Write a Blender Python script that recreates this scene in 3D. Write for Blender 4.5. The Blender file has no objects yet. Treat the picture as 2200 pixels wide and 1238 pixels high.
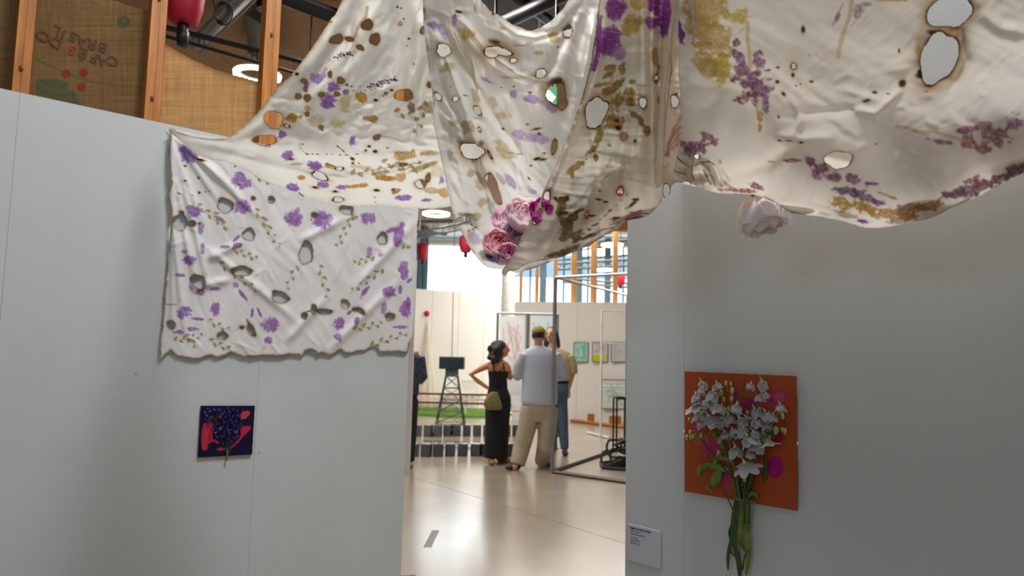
import bpy, bmesh, math, random
import numpy as np
from mathutils import Vector, Matrix

# ------------------------------------------------------------------ camera, world, light, exposure
scene = bpy.context.scene
COL = scene.collection
F = 1500.0; CX, CY = 1100.0, 619.0; EYE = np.array([0.0, 0.0, 1.5])
_u = np.array([370.0, -16619.0, 1500.0]); _u /= np.linalg.norm(_u)
_f = np.array([0.0, 0.0, 1.0]); _y = _f - _f.dot(_u)*_u; _y /= np.linalg.norm(_y)
_x = np.cross(_y, _u); _x *= np.sign(_x[0])
R_CW = np.array([_x, _y, _u])           # camera (x right, y down, z forward) -> world
cam_data = bpy.data.cameras.new('camera'); cam = bpy.data.objects.new('camera', cam_data); COL.objects.link(cam)
cam_data.sensor_width = 36.0; cam_data.lens = 36.0*F/2200.0
cam_data.clip_start = 0.05; cam_data.clip_end = 300
M = Matrix.Identity(4)
for i in range(3):
    M[i][0] = R_CW[i, 0]; M[i][1] = -R_CW[i, 1]; M[i][2] = -R_CW[i, 2]; M[i][3] = EYE[i]
cam.matrix_world = M
cam_data.dof.use_dof = True; cam_data.dof.focus_distance = 2.1; cam_data.dof.aperture_fstop = 4.0
scene.camera = cam
scene.view_settings.view_transform = 'Standard'; scene.view_settings.look = 'None'
scene.view_settings.gamma = 1.0; scene.view_settings.exposure = 0.0
scene.view_settings.use_curve_mapping = False
scene.cycles.max_bounces = 8; scene.cycles.diffuse_bounces = 5; scene.cycles.transmission_bounces = 6
scene.cycles.sample_clamp_indirect = 6.0

world = bpy.data.worlds.new('sky'); scene.world = world; world.use_nodes = True
wn = world.node_tree; bg = wn.nodes['Background']
bg.inputs[0].default_value = (0.80, 0.91, 1.0, 1); bg.inputs[1].default_value = 8.0

def area(name, loc, aim, size, energy, color, size_y=None):
    d = bpy.data.lights.new(name, 'AREA'); d.energy = energy; d.color = color
    d.shape = 'RECTANGLE'; d.size = size; d.size_y = size_y or size
    o = bpy.data.objects.new(name, d); COL.objects.link(o); o.location = loc
    v = Vector(aim)-Vector(loc); o.rotation_euler = v.to_track_quat('-Z', 'Y').to_euler()
    return o
area('roof_light_over', (0.42, 1.62, 4.85), (0.30, 1.60, 0), 1.1, 118, (0.97, 0.98, 1.0), 0.6)
area('fill_light_front', (-0.3, -0.6, 4.6), (0.2, 1.6, 1.5), 0.8, 16, (0.96, 0.97, 1.0), 0.9)  # added unseen overhead lamp, fills in from the camera side
area('added_backlight', (-0.9, 5.6, 4.9), (0.1, 2.0, 1.6), 1.0, 130, (1.0, 0.98, 0.94), 1.0)  # added unseen lamp behind the cloths, brightens the pouch from the back
area('roof_light_near', (-0.30, 3.15, 4.75), (-0.1, 2.4, 0), 0.8, 30, (0.95, 0.97, 1.0), 0.8)
area('fill_light_room', (-2.0, 11.0, 4.8), (-2.0, 12.0, 0), 6.0, 520, (1.0, 0.97, 0.92), 6.0)  # added fill lamp that brightens the room beyond, not a fixture
area('fill_light_back', (2.5, 16.5, 4.8), (2.5, 17.0, 0), 5.0, 420, (1.0, 0.98, 0.95), 3.0)  # added fill for the rear end of the far room
area('window_glow_behind', (-3.2, -3.5, 2.6), (0.8, 2.0, 1.3), 1.3, 32, (0.60, 0.79, 1.0), 0.9)

# ------------------------------------------------------------------ helpers
random.seed(7); rng = np.random.default_rng(7)
def ray(px, py):
    px = np.asarray(px, float); py = np.asarray(py, float)
    v = np.stack([(px-CX)/F, (py-CY)/F, np.ones_like(px)], -1)
    return v @ R_CW.T
def at(px, py, d):                       # point at camera depth d
    return EYE + ray(px, py)*np.asarray(d, float)[..., None]
def atY(px, py, Y):                      # point where the ray reaches world Y
    r = ray(px, py); return EYE + r*(Y/r[..., 1])[..., None]
def atZ(px, py, Z):
    r = ray(px, py); return EYE + r*((Z-EYE[2])/r[..., 2])[..., None]
def floor_at(px, py): return atZ(px, py, 0.0)
def plane_depth(px, py, P0, n):
    return (np.asarray(P0)-EYE).dot(n)/(ray(px, py) @ n)
def at_plane(px, py, P0, n): return at(px, py, plane_depth(px, py, P0, n))

def tag(o, label=None, cat=None, group=None, kind=None):
    if label: o['label'] = label
    if cat: o['category'] = cat
    if group: o['group'] = group
    if kind: o['kind'] = kind
    return o
def empty(name, loc, label=None, cat=None, group=None, kind=None):
    o = bpy.data.objects.new(name, None); o.empty_display_size = 0.1; COL.objects.link(o)
    o.location = Vector([float(c) for c in loc]); return tag(o, label, cat, group, kind)
def link(name, me, mat, parent=None):
    o = bpy.data.objects.new(name, me); COL.objects.link(o)
    if mat: 
        me.materials.clear(); me.materials.append(mat)
    if parent is not None:
        o.parent = parent; o.matrix_parent_inverse = Matrix.Translation(-parent.location)
    return o
def from_bm(name, bm, mat, parent=None, smooth=False):
    me = bpy.data.meshes.new(name); bm.normal_update(); bm.to_mesh(me); bm.free()
    if smooth: me.polygons.foreach_set('use_smooth', [True]*len(me.polygons))
    return link(name, me, mat, parent)
def srgb(r, g=None, b=None):
    if g is None: r, g, b = r
    return tuple(((c/255)/12.92 if c/255 <= .04045 else ((c/255+.055)/1.055)**2.4) for c in (r, g, b))

def bx(bm, p0, p1, Rm=None, org=None, bevel=0.0):
    """box between local corners, optional frame"""
    res = bmesh.ops.create_cube(bm, size=1.0); vs = res['verts']
    c = [(a+b)/2 for a, b in zip(p0, p1)]; s = [abs(b-a) for a, b in zip(p0, p1)]
    for v in vs:
        l = Vector((v.co.x*s[0]+c[0], v.co.y*s[1]+c[1], v.co.z*s[2]+c[2]))
        if Rm is not None: l = Rm @ l
        if org is not None: l = l + Vector(org)
        v.co = l
    if bevel > 0:
        es = list({e for v in vs for e in v.link_edges})
        bmesh.ops.bevel(bm, geom=es, offset=bevel, segments=2, affect='EDGES', profile=0.6)
def tube(bm, pts, radii, seg=8, cap=True, flat=1.0):
    pts = [Vector([float(c) for c in p]) for p in pts]
    if not hasattr(radii, '__len__'): radii = [radii]*len(pts)
    rings = []; up = None
    for i, p in enumerate(pts):
        a = pts[max(0, i-1)]; b = pts[min(len(pts)-1, i+1)]
        t = (b-a)
        if t.length < 1e-9: t = Vector((0, 0, 1))
        t.normalize()
        if up is None: up = Vector((0, 0, 1)) if abs(t.z) < 0.9 else Vector((0, 1, 0))
        s = t.cross(up); s.normalize(); n = s.cross(t); n.normalize(); up = n
        rings.append([bm.verts.new(p + s*math.cos(2*math.pi*k/seg)*radii[i] + n*math.sin(2*math.pi*k/seg)*radii[i]*flat) for k in range(seg)])
    for A, B in zip(rings, rings[1:]):
        for k in range(seg): bm.faces.new((A[k], A[(k+1) % seg], B[(k+1) % seg], B[k]))
    if cap:
        bm.faces.new(rings[0][::-1]); bm.faces.new(rings[-1])
def ball(bm, c, r, seg=12, rings=8, rot=None):
    res = bmesh.ops.create_uvsphere(bm, u_segments=seg, v_segments=rings, radius=1.0)
    r = (r, r, r) if not hasattr(r, '__len__') else r
    for v in res['verts']:
        l = Vector((v.co.x*r[0], v.co.y*r[1], v.co.z*r[2]))
        if rot is not None: l = rot @ l
        v.co = l + Vector([float(q) for q in c])
def loft(bm, rows, seg=20):
    """rows of (x,y,z,rx,ry[,rot])"""
    rings = []
    for r in rows:
        x, y, z, rx, ry = r[:5]; a = r[5] if len(r) > 5 else 0
        ring = []
        for k in range(seg):
            t = 2*math.pi*k/seg; u, v = math.cos(t)*rx, math.sin(t)*ry
            ring.append(bm.verts.new((x+u*math.cos(a)-v*math.sin(a), y+u*math.sin(a)+v*math.cos(a), z)))
        rings.append(ring)
    for A, B in zip(rings, rings[1:]):
        for k in range(seg): bm.faces.new((A[k], A[(k+1) % seg], B[(k+1) % seg], B[k]))
    bm.faces.new(rings[0][::-1]); bm.faces.new(rings[-1])

def mat(name, col, rough=0.6, metal=0.0, var=0.06, scale=8.0, bump=0.0, bscale=60.0, emit=None, estr=0.0, coat=0.0, stretch=(1, 1, 1), spec=None):
    m = bpy.data.materials.new(name); m.use_nodes = True; nt = m.node_tree; b = nt.nodes['Principled BSDF']
    b.inputs['Roughness'].default_value = rough; b.inputs['Metallic'].default_value = metal
    if spec is not None: b.inputs['Specular IOR Level'].default_value = spec
    if coat:
        b.inputs['Coat Weight'].default_value = coat; b.inputs['Coat Roughness'].default_value = 0.20
    c = srgb(col)
    tc = nt.nodes.new('ShaderNodeTexCoord'); mp = nt.nodes.new('ShaderNodeMapping'); mp.inputs['Scale'].default_value = stretch
    nt.links.new(tc.outputs['Object'], mp.inputs[0])
    n = nt.nodes.new('ShaderNodeTexNoise'); n.inputs['Scale'].default_value = scale; n.inputs['Detail'].default_value = 5
    nt.links.new(mp.outputs[0], n.inputs['Vector'])
    r = nt.nodes.new('ShaderNodeValToRGB'); r.color_ramp.elements[0].position = 0.3; r.color_ramp.elements[1].position = 0.7
    r.color_ramp.elements[0].color = tuple(x*(1-var*2) for x in c)+(1,); r.color_ramp.elements[1].color = tuple(min(1, x*(1+var*2)) for x in c)+(1,)
    nt.links.new(n.outputs['Fac'], r.inputs[0]); nt.links.new(r.outputs[0], b.inputs['Base Color'])
    if bump:
        n2 = nt.nodes.new('ShaderNodeTexNoise'); n2.inputs['Scale'].default_value = bscale; n2.inputs['Detail'].default_value = 3
        nt.links.new(mp.outputs[0], n2.inputs['Vector'])
        bp = nt.nodes.new('ShaderNodeBump'); bp.inputs['Strength'].default_value = bump; bp.inputs['Distance'].default_value = 0.01
        nt.links.new(n2.outputs['Fac'], bp.inputs['Height']); nt.links.new(bp.outputs[0], b.inputs['Normal'])
    if emit:
        b.inputs['Emission Color'].default_value = srgb(emit)+(1,); b.inputs['Emission Strength'].default_value = estr
    return m
def cloth_mat(name, trans=0.35, attr='print', weave=900.0, wcol=0.10, rough=0.85, bump=0.12, tint=(1, 1, 1)):
    m = bpy.data.materials.new(name); m.use_nodes = True; nt = m.node_tree; b = nt.nodes['Principled BSDF']; out = nt.nodes['Material Output']
    a = nt.nodes.new('ShaderNodeVertexColor'); a.layer_name = attr
    tc = nt.nodes.new('ShaderNodeTexCoord')
    n = nt.nodes.new('ShaderNodeTexNoise'); n.inputs['Scale'].default_value = weave; n.inputs['Detail'].default_value = 2
    nt.links.new(tc.outputs['Object'], n.inputs['Vector'])
    mr = nt.nodes.new('ShaderNodeMapRange'); mr.inputs[3].default_value = 1-wcol; mr.inputs[4].default_value = 1+wcol*0.4
    nt.links.new(n.outputs['Fac'], mr.inputs[0])
    mx = nt.nodes.new('ShaderNodeVectorMath'); mx.operation = 'SCALE'
    nt.links.new(a.outputs['Color'], mx.inputs[0]); nt.links.new(mr.outputs[0], mx.inputs['Scale'])
    nt.links.new(mx.outputs[0], b.inputs['Base Color']); b.inputs['Roughness'].default_value = rough
    b.inputs['Specular IOR Level'].default_value = 0.15
    if bump:
        bp = nt.nodes.new('ShaderNodeBump'); bp.inputs['Strength'].default_value = bump; bp.inputs['Distance'].default_value = 0.002
        nt.links.new(n.outputs['Fac'], bp.inputs['Height']); nt.links.new(bp.outputs[0], b.inputs['Normal'])
    if trans > 0:
        t = nt.nodes.new('ShaderNodeBsdfTranslucent'); nt.links.new(mx.outputs[0], t.inputs[0])
        ms = nt.nodes.new('ShaderNodeMixShader'); ms.inputs[0].default_value = trans
        nt.links.new(b.outputs[0], ms.inputs[1]); nt.links.new(t.outputs[0], ms.inputs[2]); nt.links.new(ms.outputs[0], out.inputs[0])
    return m

# ---- value noise
def vnoise(x, y, seed=0):
    r = np.random.default_rng(seed).random((256, 256))
    xi = np.floor(x).astype(int); yi = np.floor(y).astype(int); fx = x-xi; fy = y-yi
    fx = fx*fx*(3-2*fx); fy = fy*fy*(3-2*fy)
    g = lambda a, b: r[a % 256, b % 256]
    return (g(xi, yi)*(1-fx)+g(xi+1, yi)*fx)*(1-fy)+(g(xi, yi+1)*(1-fx)+g(xi+1, yi+1)*fx)*fy
def fbm(x, y, seed=0, octv=4):
    s = 0; a = 0.5; t = 0
    for k in range(octv):
        s = s+a*vnoise(x*2**k, y*2**k, seed+k*13); t += a; a *= 0.55
    return s/t
def poly_sdf(X, Y, poly):               # positive inside
    d = np.full(X.shape, 1e9); ins = np.zeros(X.shape, bool); n = len(poly)
    for i in range(n):
        x0, y0 = poly[i]; x1, y1 = poly[(i+1) % n]
        dx, dy = x1-x0, y1-y0; L = dx*dx+dy*dy+1e-9
        t = np.clip(((X-x0)*dx+(Y-y0)*dy)/L, 0, 1)
        d = np.minimum(d, (X-x0-t*dx)**2+(Y-y0-t*dy)**2)
        c = ((y0 > Y) != (y1 > Y)) & (X < (x1-x0)*(Y-y0)/((y1-y0) if y1 != y0 else 1e-9)+x0)
        ins ^= c
    return np.where(ins, 1, -1)*np.sqrt(d)
def smooth_poly(p, n=4):
    p = np.array(p, float); out = []
    N = len(p)
    for i in range(N):
        a, b, c, d = p[(i-1) % N], p[i], p[(i+1) % N], p[(i+2) % N]
        for k in range(n):
            t = k/n
            out.append(0.5*((2*b)+(-a+c)*t+(2*a-5*b+4*c-d)*t*t+(-a+3*b-3*c+d)*t**3))
    return np.array(out)
def seg_dist(X, Y, pts):
    d = np.full(X.shape, 1e9); tt = np.zeros(X.shape); n = len(pts)-1
    for i in range(n):
        x0, y0 = pts[i]; x1, y1 = pts[i+1]; dx, dy = x1-x0, y1-y0; L = dx*dx+dy*dy+1e-9
        t = np.clip(((X-x0)*dx+(Y-y0)*dy)/L, 0, 1); q = np.hypot(X-x0-t*dx, Y-y0-t*dy)
        m = q < d; d = np.where(m, q, d); tt = np.where(m, (i+t)/n, tt)
    return d, tt

class Sheet:
    """a printed sheet of cloth: raster of vertices, each with its own depth, colour and distance to the nearest edge or burn hole"""
    def __init__(s, box, step, poly, base, T=(0, 0, 1), smooth=3, rough_edge=1.5, seed=1):
        s.step = step; s.T = T; s.seed = seed; s.fg = 1.5
        xs = np.arange(box[0], box[2]+step, step); ys = np.arange(box[1], box[3]+step, step)
        s.X, s.Y = np.meshgrid(xs, ys)
        p = smooth_poly(poly, smooth) if smooth > 1 else np.array(poly, float)
        s.outline = p
        s.sdf = poly_sdf(s.X, s.Y, p)
        if rough_edge: s.sdf = s.sdf+(fbm(s.X/9, s.Y/9, seed+3, 3)-0.5)*rough_edge*2
        s.edge = s.sdf.copy()
        s.col = np.ones(s.X.shape+(3,))*np.array(base)/255.0
        s.n1 = fbm(s.X/3.2, s.Y/3.2, seed+50, 3); s.n2 = fbm(s.X/12, s.Y/12, seed+70, 4); s.n3 = fbm(s.X/60, s.Y/60, seed+90, 3)
        s.col *= (0.975+0.05*s.n3)[..., None]
        s.D = np.zeros(s.X.shape)
        s.lx = (s.X-T[0])*T[2]; s.ly = (s.Y-T[1])*T[2]     # local (close-up) coordinates
    def mixc(s, a, c, sl=slice(None)):
        c = np.array(c)/255.0
        s.col[sl] = s.col[sl]*(1-a[..., None])+c*a[..., None]
    def win(s, cx, cy, r):
        x = cx/s.T[2]+s.T[0]; y = cy/s.T[2]+s.T[1]; r = r/s.T[2]
        x0 = int((x-r-s.X[0, 0])/s.step); x1 = int((x+r-s.X[0, 0])/s.step)+2; y0 = int((y-r-s.Y[0, 0])/s.step); y1 = int((y+r-s.Y[0, 0])/s.step)+2
        return (slice(max(0, y0), max(0, y1)), slice(max(0, x0), max(0, x1)))
    def ell(s, sl, cx, cy, rx, ry, ang):
        a = math.radians(ang); x = s.lx[sl]-cx; y = s.ly[sl]-cy
        u = x*math.cos(a)+y*math.sin(a); v = -x*math.sin(a)+y*math.cos(a)
        return np.sqrt((u/rx)**2+(v/ry)**2), np.arctan2(v/ry, u/rx)
    def blot(s, cx, cy, rx, ry=None, ang=0, c=(150, 90, 170), a=0.75, soft=0.18, wob=0.5, mott=0.6):
        ry = ry or rx; sl = s.win(cx, cy, max(rx, ry)*1.8)
        if s.X[sl].size == 0: return
        q, th = s.ell(sl, cx, cy, rx, ry, ang)
        q = q+(s.n2[sl]-0.5)*wob*2
        al = np.clip((1-q)/soft, 0, 1)*a*(1-mott+mott*np.clip(s.n1[sl]*1.7-0.1, 0, 1)+0.15*np.exp(-((1-q)/0.15)**2))
        s.mixc(np.clip(al*1.22, 0, 1), tuple(v*.93 for v in c), sl)
    def flower(s, cx, cy, r, c=(150, 95, 175), a=0.8, k=7, squash=1.0, ang=0, core=(120, 80, 90)):
        sl = s.win(cx, cy, r*1.5)
        if s.X[sl].size == 0: return
        q, th = s.ell(sl, cx, cy, r, r*squash, ang)
        rg = random.Random(int(cx*7+cy)); al = np.zeros(q.shape); X_ = s.lx[sl]-cx; Y_ = (s.ly[sl]-cy)/squash
        for i in range(k+2):
            g = 2*math.pi*(i+rg.uniform(-.35, .35))/(k+2); o = r*rg.uniform(.38, .66); L = r*rg.uniform(.30, .46); W = r*rg.uniform(.17, .27)
            dx = X_-math.cos(g)*o; dy = Y_-math.sin(g)*o; g2 = g+rg.uniform(-.4, .4)
            e = np.sqrt(((dx*math.cos(g2)+dy*math.sin(g2))/L)**2+((-dx*math.sin(g2)+dy*math.cos(g2))/W)**2)+(s.n2[sl]-.5)*.9
            al = np.maximum(al, np.clip((1-e)/.35, 0, 1)*rg.uniform(.6, 1.0)*(.75+.35*np.clip(e, 0, 1)))
        al = al*a*(0.40+0.85*s.n1[sl])
        s.mixc(np.clip(al, 0, 1), c, sl)
        s.mixc(np.clip((0.12-q)/0.1, 0, 1)*0.5, core, sl)
    def line(s, pts, w, c, a=0.8, dash=0.0, wob=0.5):
        pts = [tuple(p) for p in pts]; P = np.array(pts); cc = P.mean(0); r = np.abs(P-cc).max()+w*3
        sl = s.win(cc[0], cc[1], r)
        if s.X[sl].size == 0: return
        wx = (s.n2[sl]-0.5)*w*2*wob
        d, t = seg_dist(s.lx[sl]+wx, s.ly[sl]+wx, pts)
        al = np.clip((w-d)/(w*0.5), 0, 1)*a*(0.5+0.7*s.n1[sl])
        if dash:
            al = al*(np.sin(t*dash*2*math.pi+pts[0][0]) > 0.2)
        s.mixc(np.clip(al, 0, 1), c, sl)
    def sprig(s, p0, p1, c=(170, 155, 100), w=5, n=7, leaf=14, a=0.75):
        p0 = np.array(p0, float); p1 = np.array(p1, float); d = p1-p0; L = np.hypot(*d); nrm = np.array([-d[1], d[0]])/L
        s.line([p0, (p0+p1)/2+nrm*L*0.04, p1], w*0.5, c, a*0.8)
        for i in range(n):
            t = (i+0.3)/n; q = p0+d*t+nrm*leaf*0.5*(1 if i % 2 else -1)
            s.blot(q[0], q[1], leaf*(1-0.5*t)*0.8, leaf*0.38, math.degrees(math.atan2(d[1], d[0]))+(35 if i % 2 else -35), c, a, wob=0.35)
    def hole(s, cx, cy, rx, ry=None, ang=0, burn=6, dark=0.9, smoke=0, wob=0.35, cut=True):
        ry = ry or rx; sl = s.win(cx, cy, max(rx, ry)*2+burn*4+smoke*4)
        if s.X[sl].size == 0: return
        q, th = s.ell(sl, cx, cy, rx, ry, ang)
        lob = 0.09*np.sin(2*th+cx)+0.07*np.sin(3*th+cy)+0.04*np.sin(5*th+cx+cy)
        d = (q-1-lob)*min(rx, ry)+(s.n2[sl]-0.5)*wob*min(rx, ry, 40)+(s.n1[sl]-0.5)*2.0
        dp = d/s.T[2]
        if smoke: s.mixc(np.clip(np.exp(-np.maximum(d, 0)/smoke)*0.6*(0.4+s.n2[sl]), 0, 1), (120, 88, 52), sl)
        s.mixc(np.clip(np.exp(-np.maximum(d, 0)/(burn*1.3))*0.65, 0, 1), (165, 120, 62), sl)
        s.mixc(np.clip(np.exp(-(np.maximum(d, 0)/(burn*0.55))**2)*dark, 0, 1), (48, 32, 20), sl)
        if cut: s.sdf[sl] = np.minimum(s.sdf[sl], dp)
    def spots(s, lst, c=(70, 42, 18)):
        for (x, y, rx, ry, g) in lst:
            s.blot(x, y, rx*1.7, ry*1.7, g, (176, 128, 60), 0.7, soft=0.8, wob=0.2, mott=0.2)
            s.blot(x, y, rx, ry, g, c, 0.95, soft=0.35, wob=0.3, mott=0.15)
    def poly(s, pts, c, a=0.8, soft=6, mott=0.5):
        P = np.array(pts, float); cc = P.mean(0); r = np.abs(P-cc).max()+soft*3
        sl = s.win(cc[0], cc[1], r)
        d = poly_sdf(s.lx[sl], s.ly[sl], smooth_poly(pts, 4))+(s.n2[sl]-0.5)*soft*2
        s.mixc(np.clip(d/soft, 0, 1)*a*(1-mott+mott*s.n1[sl]*1.5).clip(0, 1), c, sl)
    def burn_edge(s, w=3.0, where=None, amt=0.8):
        e = s.edge
        k = np.exp(-(np.maximum(e, 0)/w)**1.3)*amt*np.clip(s.n2*2.2-0.3, 0, 1)
        if where is not None: k = k*where(s.X, s.Y)
        s.mixc(np.clip(k, 0, 1), (84, 62, 38))
    def depth_pts(s, pts):
        P = np.array(pts, float); n = len(P); sc = 300.0
        K = lambda r: np.where(r > 0, r*r*np.log(r+1e-9), 0)
        A = np.zeros((n+3, n+3)); R = np.hypot(P[:, 0, None]-P[None, :, 0], P[:, 1, None]-P[None, :, 1])/sc
        A[:n, :n] = K(R)+np.eye(n)*1e-3; A[:n, n] = 1; A[:n, n+1:] = P[:, :2]/sc; A[n, :n] = 1; A[n+1:, :n] = P[:, :2].T/sc
        b = np.concatenate([P[:, 2], [0, 0, 0]]); w = np.linalg.solve(A, b)
        D = w[n]+w[n+1]*s.X/sc+w[n+2]*s.Y/sc
        for i in range(n): D = D+w[i]*K(np.hypot(s.X-P[i, 0], s.Y-P[i, 1])/sc)
        s.D = s.D+D
    def fold(s, pts, w, amp, taper=True):       # px coordinates; amp<0 comes towards the room
        d, t = seg_dist(s.X, s.Y, pts)
        k = np.exp(-(d/w)**2)*amp*s.fg
        if taper: k = k*np.clip(t*5, 0, 1)*np.clip((1-t)*3+0.25, 0, 1)
        s.D = s.D+k
    def crease(s, pts, w, amp):                 # a step: one side lies lower than the other
        P = np.array(pts, float); d, t = seg_dist(s.X, s.Y, pts)
        dx, dy = P[-1]-P[0]; side = np.sign((s.X-P[0, 0])*dy-(s.Y-P[0, 1])*dx)
        s.D = s.D+amp*np.exp(-d/w)*side*np.clip(d/2, 0, 1)
    def wrinkle(s, ang, lam, amp, stretch=4, seed=5, oct=3):
        a = math.radians(ang); u = (s.X*math.cos(a)+s.Y*math.sin(a))/lam; v = (-s.X*math.sin(a)+s.Y*math.cos(a))/lam
        w = fbm(u/stretch+3, v/stretch+9, seed+31, 2)*1.5
        s.D = s.D+(fbm(u/stretch+w*0.4, v+w, seed, oct)-0.5)*amp*3
    def creases(s, n, box, lmin, lmax, w, amp, angs=(0, 180), seed=3):
        r = random.Random(seed)
        for i in range(n):
            x = r.uniform(box[0], box[2]); y = r.uniform(box[1], box[3]); a = math.radians(r.uniform(*angs)); L = r.uniform(lmin, lmax)
            x1 = x+math.cos(a)*L; y1 = y+math.sin(a)*L
            X0 = int((min(x, x1)-w*4-s.X[0, 0])/s.step); X1 = int((max(x, x1)+w*4-s.X[0, 0])/s.step)+1
            Y0 = int((min(y, y1)-w*4-s.Y[0, 0])/s.step); Y1 = int((max(y, y1)+w*4-s.Y[0, 0])/s.step)+1
            sl = (slice(max(0, Y0), max(0, Y1)), slice(max(0, X0), max(0, X1)))
            if s.X[sl].size == 0: continue
            mx = (x+x1)/2+r.uniform(-.1, .1)*L; my = (y+y1)/2+r.uniform(-.1, .1)*L
            d, t = seg_dist(s.X[sl], s.Y[sl], [(x, y), (mx, my), (x1, y1)])
            s.D[sl] += np.exp(-(d/w)**2)*amp*1.7*r.choice((-1, -1, 0.7))*np.sin(np.clip(t, 0, 1)*math.pi)
    def build(s, name, material, parent=None):
        sd = s.sdf; gy, gx = np.gradient(sd, s.step); gl = np.hypot(gx, gy)+1e-6
        keep = sd > -0.72*s.step
        F4 = keep[:-1, :-1] & keep[1:, :-1] & keep[:-1, 1:] & keep[1:, 1:]
        used = np.zeros(sd.shape, bool)
        used[:-1, :-1] |= F4; used[1:, :-1] |= F4; used[:-1, 1:] |= F4; used[1:, 1:] |= F4
        mv = np.where(sd < 0, -sd, 0); mv = np.minimum(mv, s.step)
        X = s.X+gx/gl*mv; Y = s.Y+gy/gl*mv
        idx = -np.ones(sd.shape, int); idx[used] = np.arange(used.sum())
        P = at(X[used], Y[used], s.D[used])
        c = np.clip(s.col[used], 0, 1); lin = np.where(c <= .04045, c/12.92, ((c+.055)/1.055)**2.4)
        q = np.stack([idx[:-1, :-1][F4], idx[1:, :-1][F4], idx[1:, 1:][F4], idx[:-1, 1:][F4]], 1)
        me = bpy.data.meshes.new(name); nv = len(P); nf = len(q)
        me.vertices.add(nv); me.vertices.foreach_set('co', P.astype(np.float32).ravel())
        me.loops.add(nf*4); me.loops.foreach_set('vertex_index', q.astype(np.int32).ravel())
        me.polygons.add(nf); me.polygons.foreach_set('loop_start', np.arange(0, nf*4, 4, dtype=np.int32))
        me.update(calc_edges=True)
        me.polygons.foreach_set('use_smooth', np.ones(nf, bool))
        at_ = me.color_attributes.new('print', 'FLOAT_COLOR', 'POINT')
        at_.data.foreach_set('color', np.concatenate([lin, np.ones((nv, 1))], 1).astype(np.float32).ravel())
        return link(name, me, material, parent)

# ------------------------------------------------------------------ reference planes
LW0 = atZ(27, 195, 2.44); LW1 = atZ(880, 377, 2.44)
ldir = LW1-LW0; ldir[2] = 0; L_LEN = np.linalg.norm(ldir); ldir /= L_LEN
lnrm = np.array([ldir[1], -ldir[0], 0.0])
if lnrm.dot(EYE-LW0) < 0: lnrm = -lnrm               # towards the camera
rv = ray(-400, 722); rv[2] = 0; rdir = -rv/np.linalg.norm(rv)      # runs right / nearer
RW0 = atY(1590, 763, 2.0); rnrm = np.array([rdir[1], -rdir[0], 0.0])
if rnrm.dot(EYE-RW0) < 0: rnrm = -rnrm
UP = np.array([0, 0, 1.0])
def frame(org, d, n):                     # local x along wall, y = out of wall, z up
    return Matrix((( d[0], n[0], 0), (d[1], n[1], 0), (0, 0, 1)))
FL = frame(LW0, ldir, lnrm); FR = frame(RW0, rdir, rnrm)
def L_s(px, py): return float((at_plane(px, py, LW0, lnrm)-LW0).dot(ldir))
def R_s(px, py): return float((at_plane(px, py, RW0, rnrm)-RW0).dot(rdir))
LB = np.array([LW0[0], LW0[1], 0]); RB = np.array([RW0[0], RW0[1], 0])

# ------------------------------------------------------------------ materials
m_wall = mat('painted wall board', (198, 202, 202), 0.75, var=0.012, scale=3, bump=0.05, bscale=220)
m_wallfar = mat('painted far wall', (232, 229, 222), 0.8, var=0.01, scale=2)
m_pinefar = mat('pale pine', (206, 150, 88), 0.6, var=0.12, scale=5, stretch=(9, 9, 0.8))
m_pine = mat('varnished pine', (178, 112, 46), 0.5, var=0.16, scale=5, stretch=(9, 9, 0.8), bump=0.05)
m_knot = mat('pine knot', (110, 60, 25), 0.5)
m_floor = mat('polished concrete', (180, 164, 144), 0.3, var=0.05, scale=2.2, spec=.8, coat=1.0)
m_joint = mat('dark joint filler', (105, 90, 75), 0.8)
m_ceil = mat('brown acoustic ceiling board', (150, 118, 86), 0.9, var=0.07, scale=4, stretch=(1, 7, 1), bump=0.2, bscale=50)
m_black = mat('black painted steel', (22, 22, 24), 0.4, 0.3)
m_grey = mat('galvanised steel', (140, 145, 150), 0.38, 0.7)
m_dgrey = mat('dark grey duct', (86, 92, 90), 0.5, 0.2)
m_teal = mat('blue grey painted steel', (84, 112, 122), 0.5, 0.1)
m_red = mat('red fabric', (178, 18, 48), 0.55, var=0.1)
m_rubber = mat('black rubber', (18, 18, 20), 0.5)
m_lamp = mat('lamp diffuser', (255, 250, 235), 0.5, emit=(255, 248, 225), estr=9.0)
m_green = mat('exit sign green', (20, 150, 80), 0.4, emit=(20, 160, 85), estr=0.35)
m_wsign = mat('exit sign white', (240, 245, 240), 0.4, emit=(240, 250, 245), estr=0.5)
m_turf = mat('artificial turf', (98, 140, 38), 0.9, var=0.2, scale=30, bump=0.5, bscale=150)
m_white = mat('white paint', (236, 236, 232), 0.5)
m_tan = mat('cream cloth', (226, 218, 200), 0.8, var=0.04)
m_maroon = mat('maroon stripe', (140, 45, 50), 0.6)
m_stump = mat('grey moulded block', (66, 70, 76), 0.35, var=0.15, scale=8)
m_mirror = mat('polished metal top', (225, 228, 230), 0.12, 0.9)
m_tank = mat('black tank', (26, 38, 44), 0.25)
m_ink = mat('black ink', (25, 25, 28), 0.6)
m_card = mat('grey card', (203, 205, 212), 0.7, var=0.01)

def boxpart(name, p0, p1, Rm, org, m, parent=None, bevel=0.0):
    bm = bmesh.new(); bx(bm, p0, p1, Rm, org, bevel); return from_bm(name, bm, m, parent)

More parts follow.
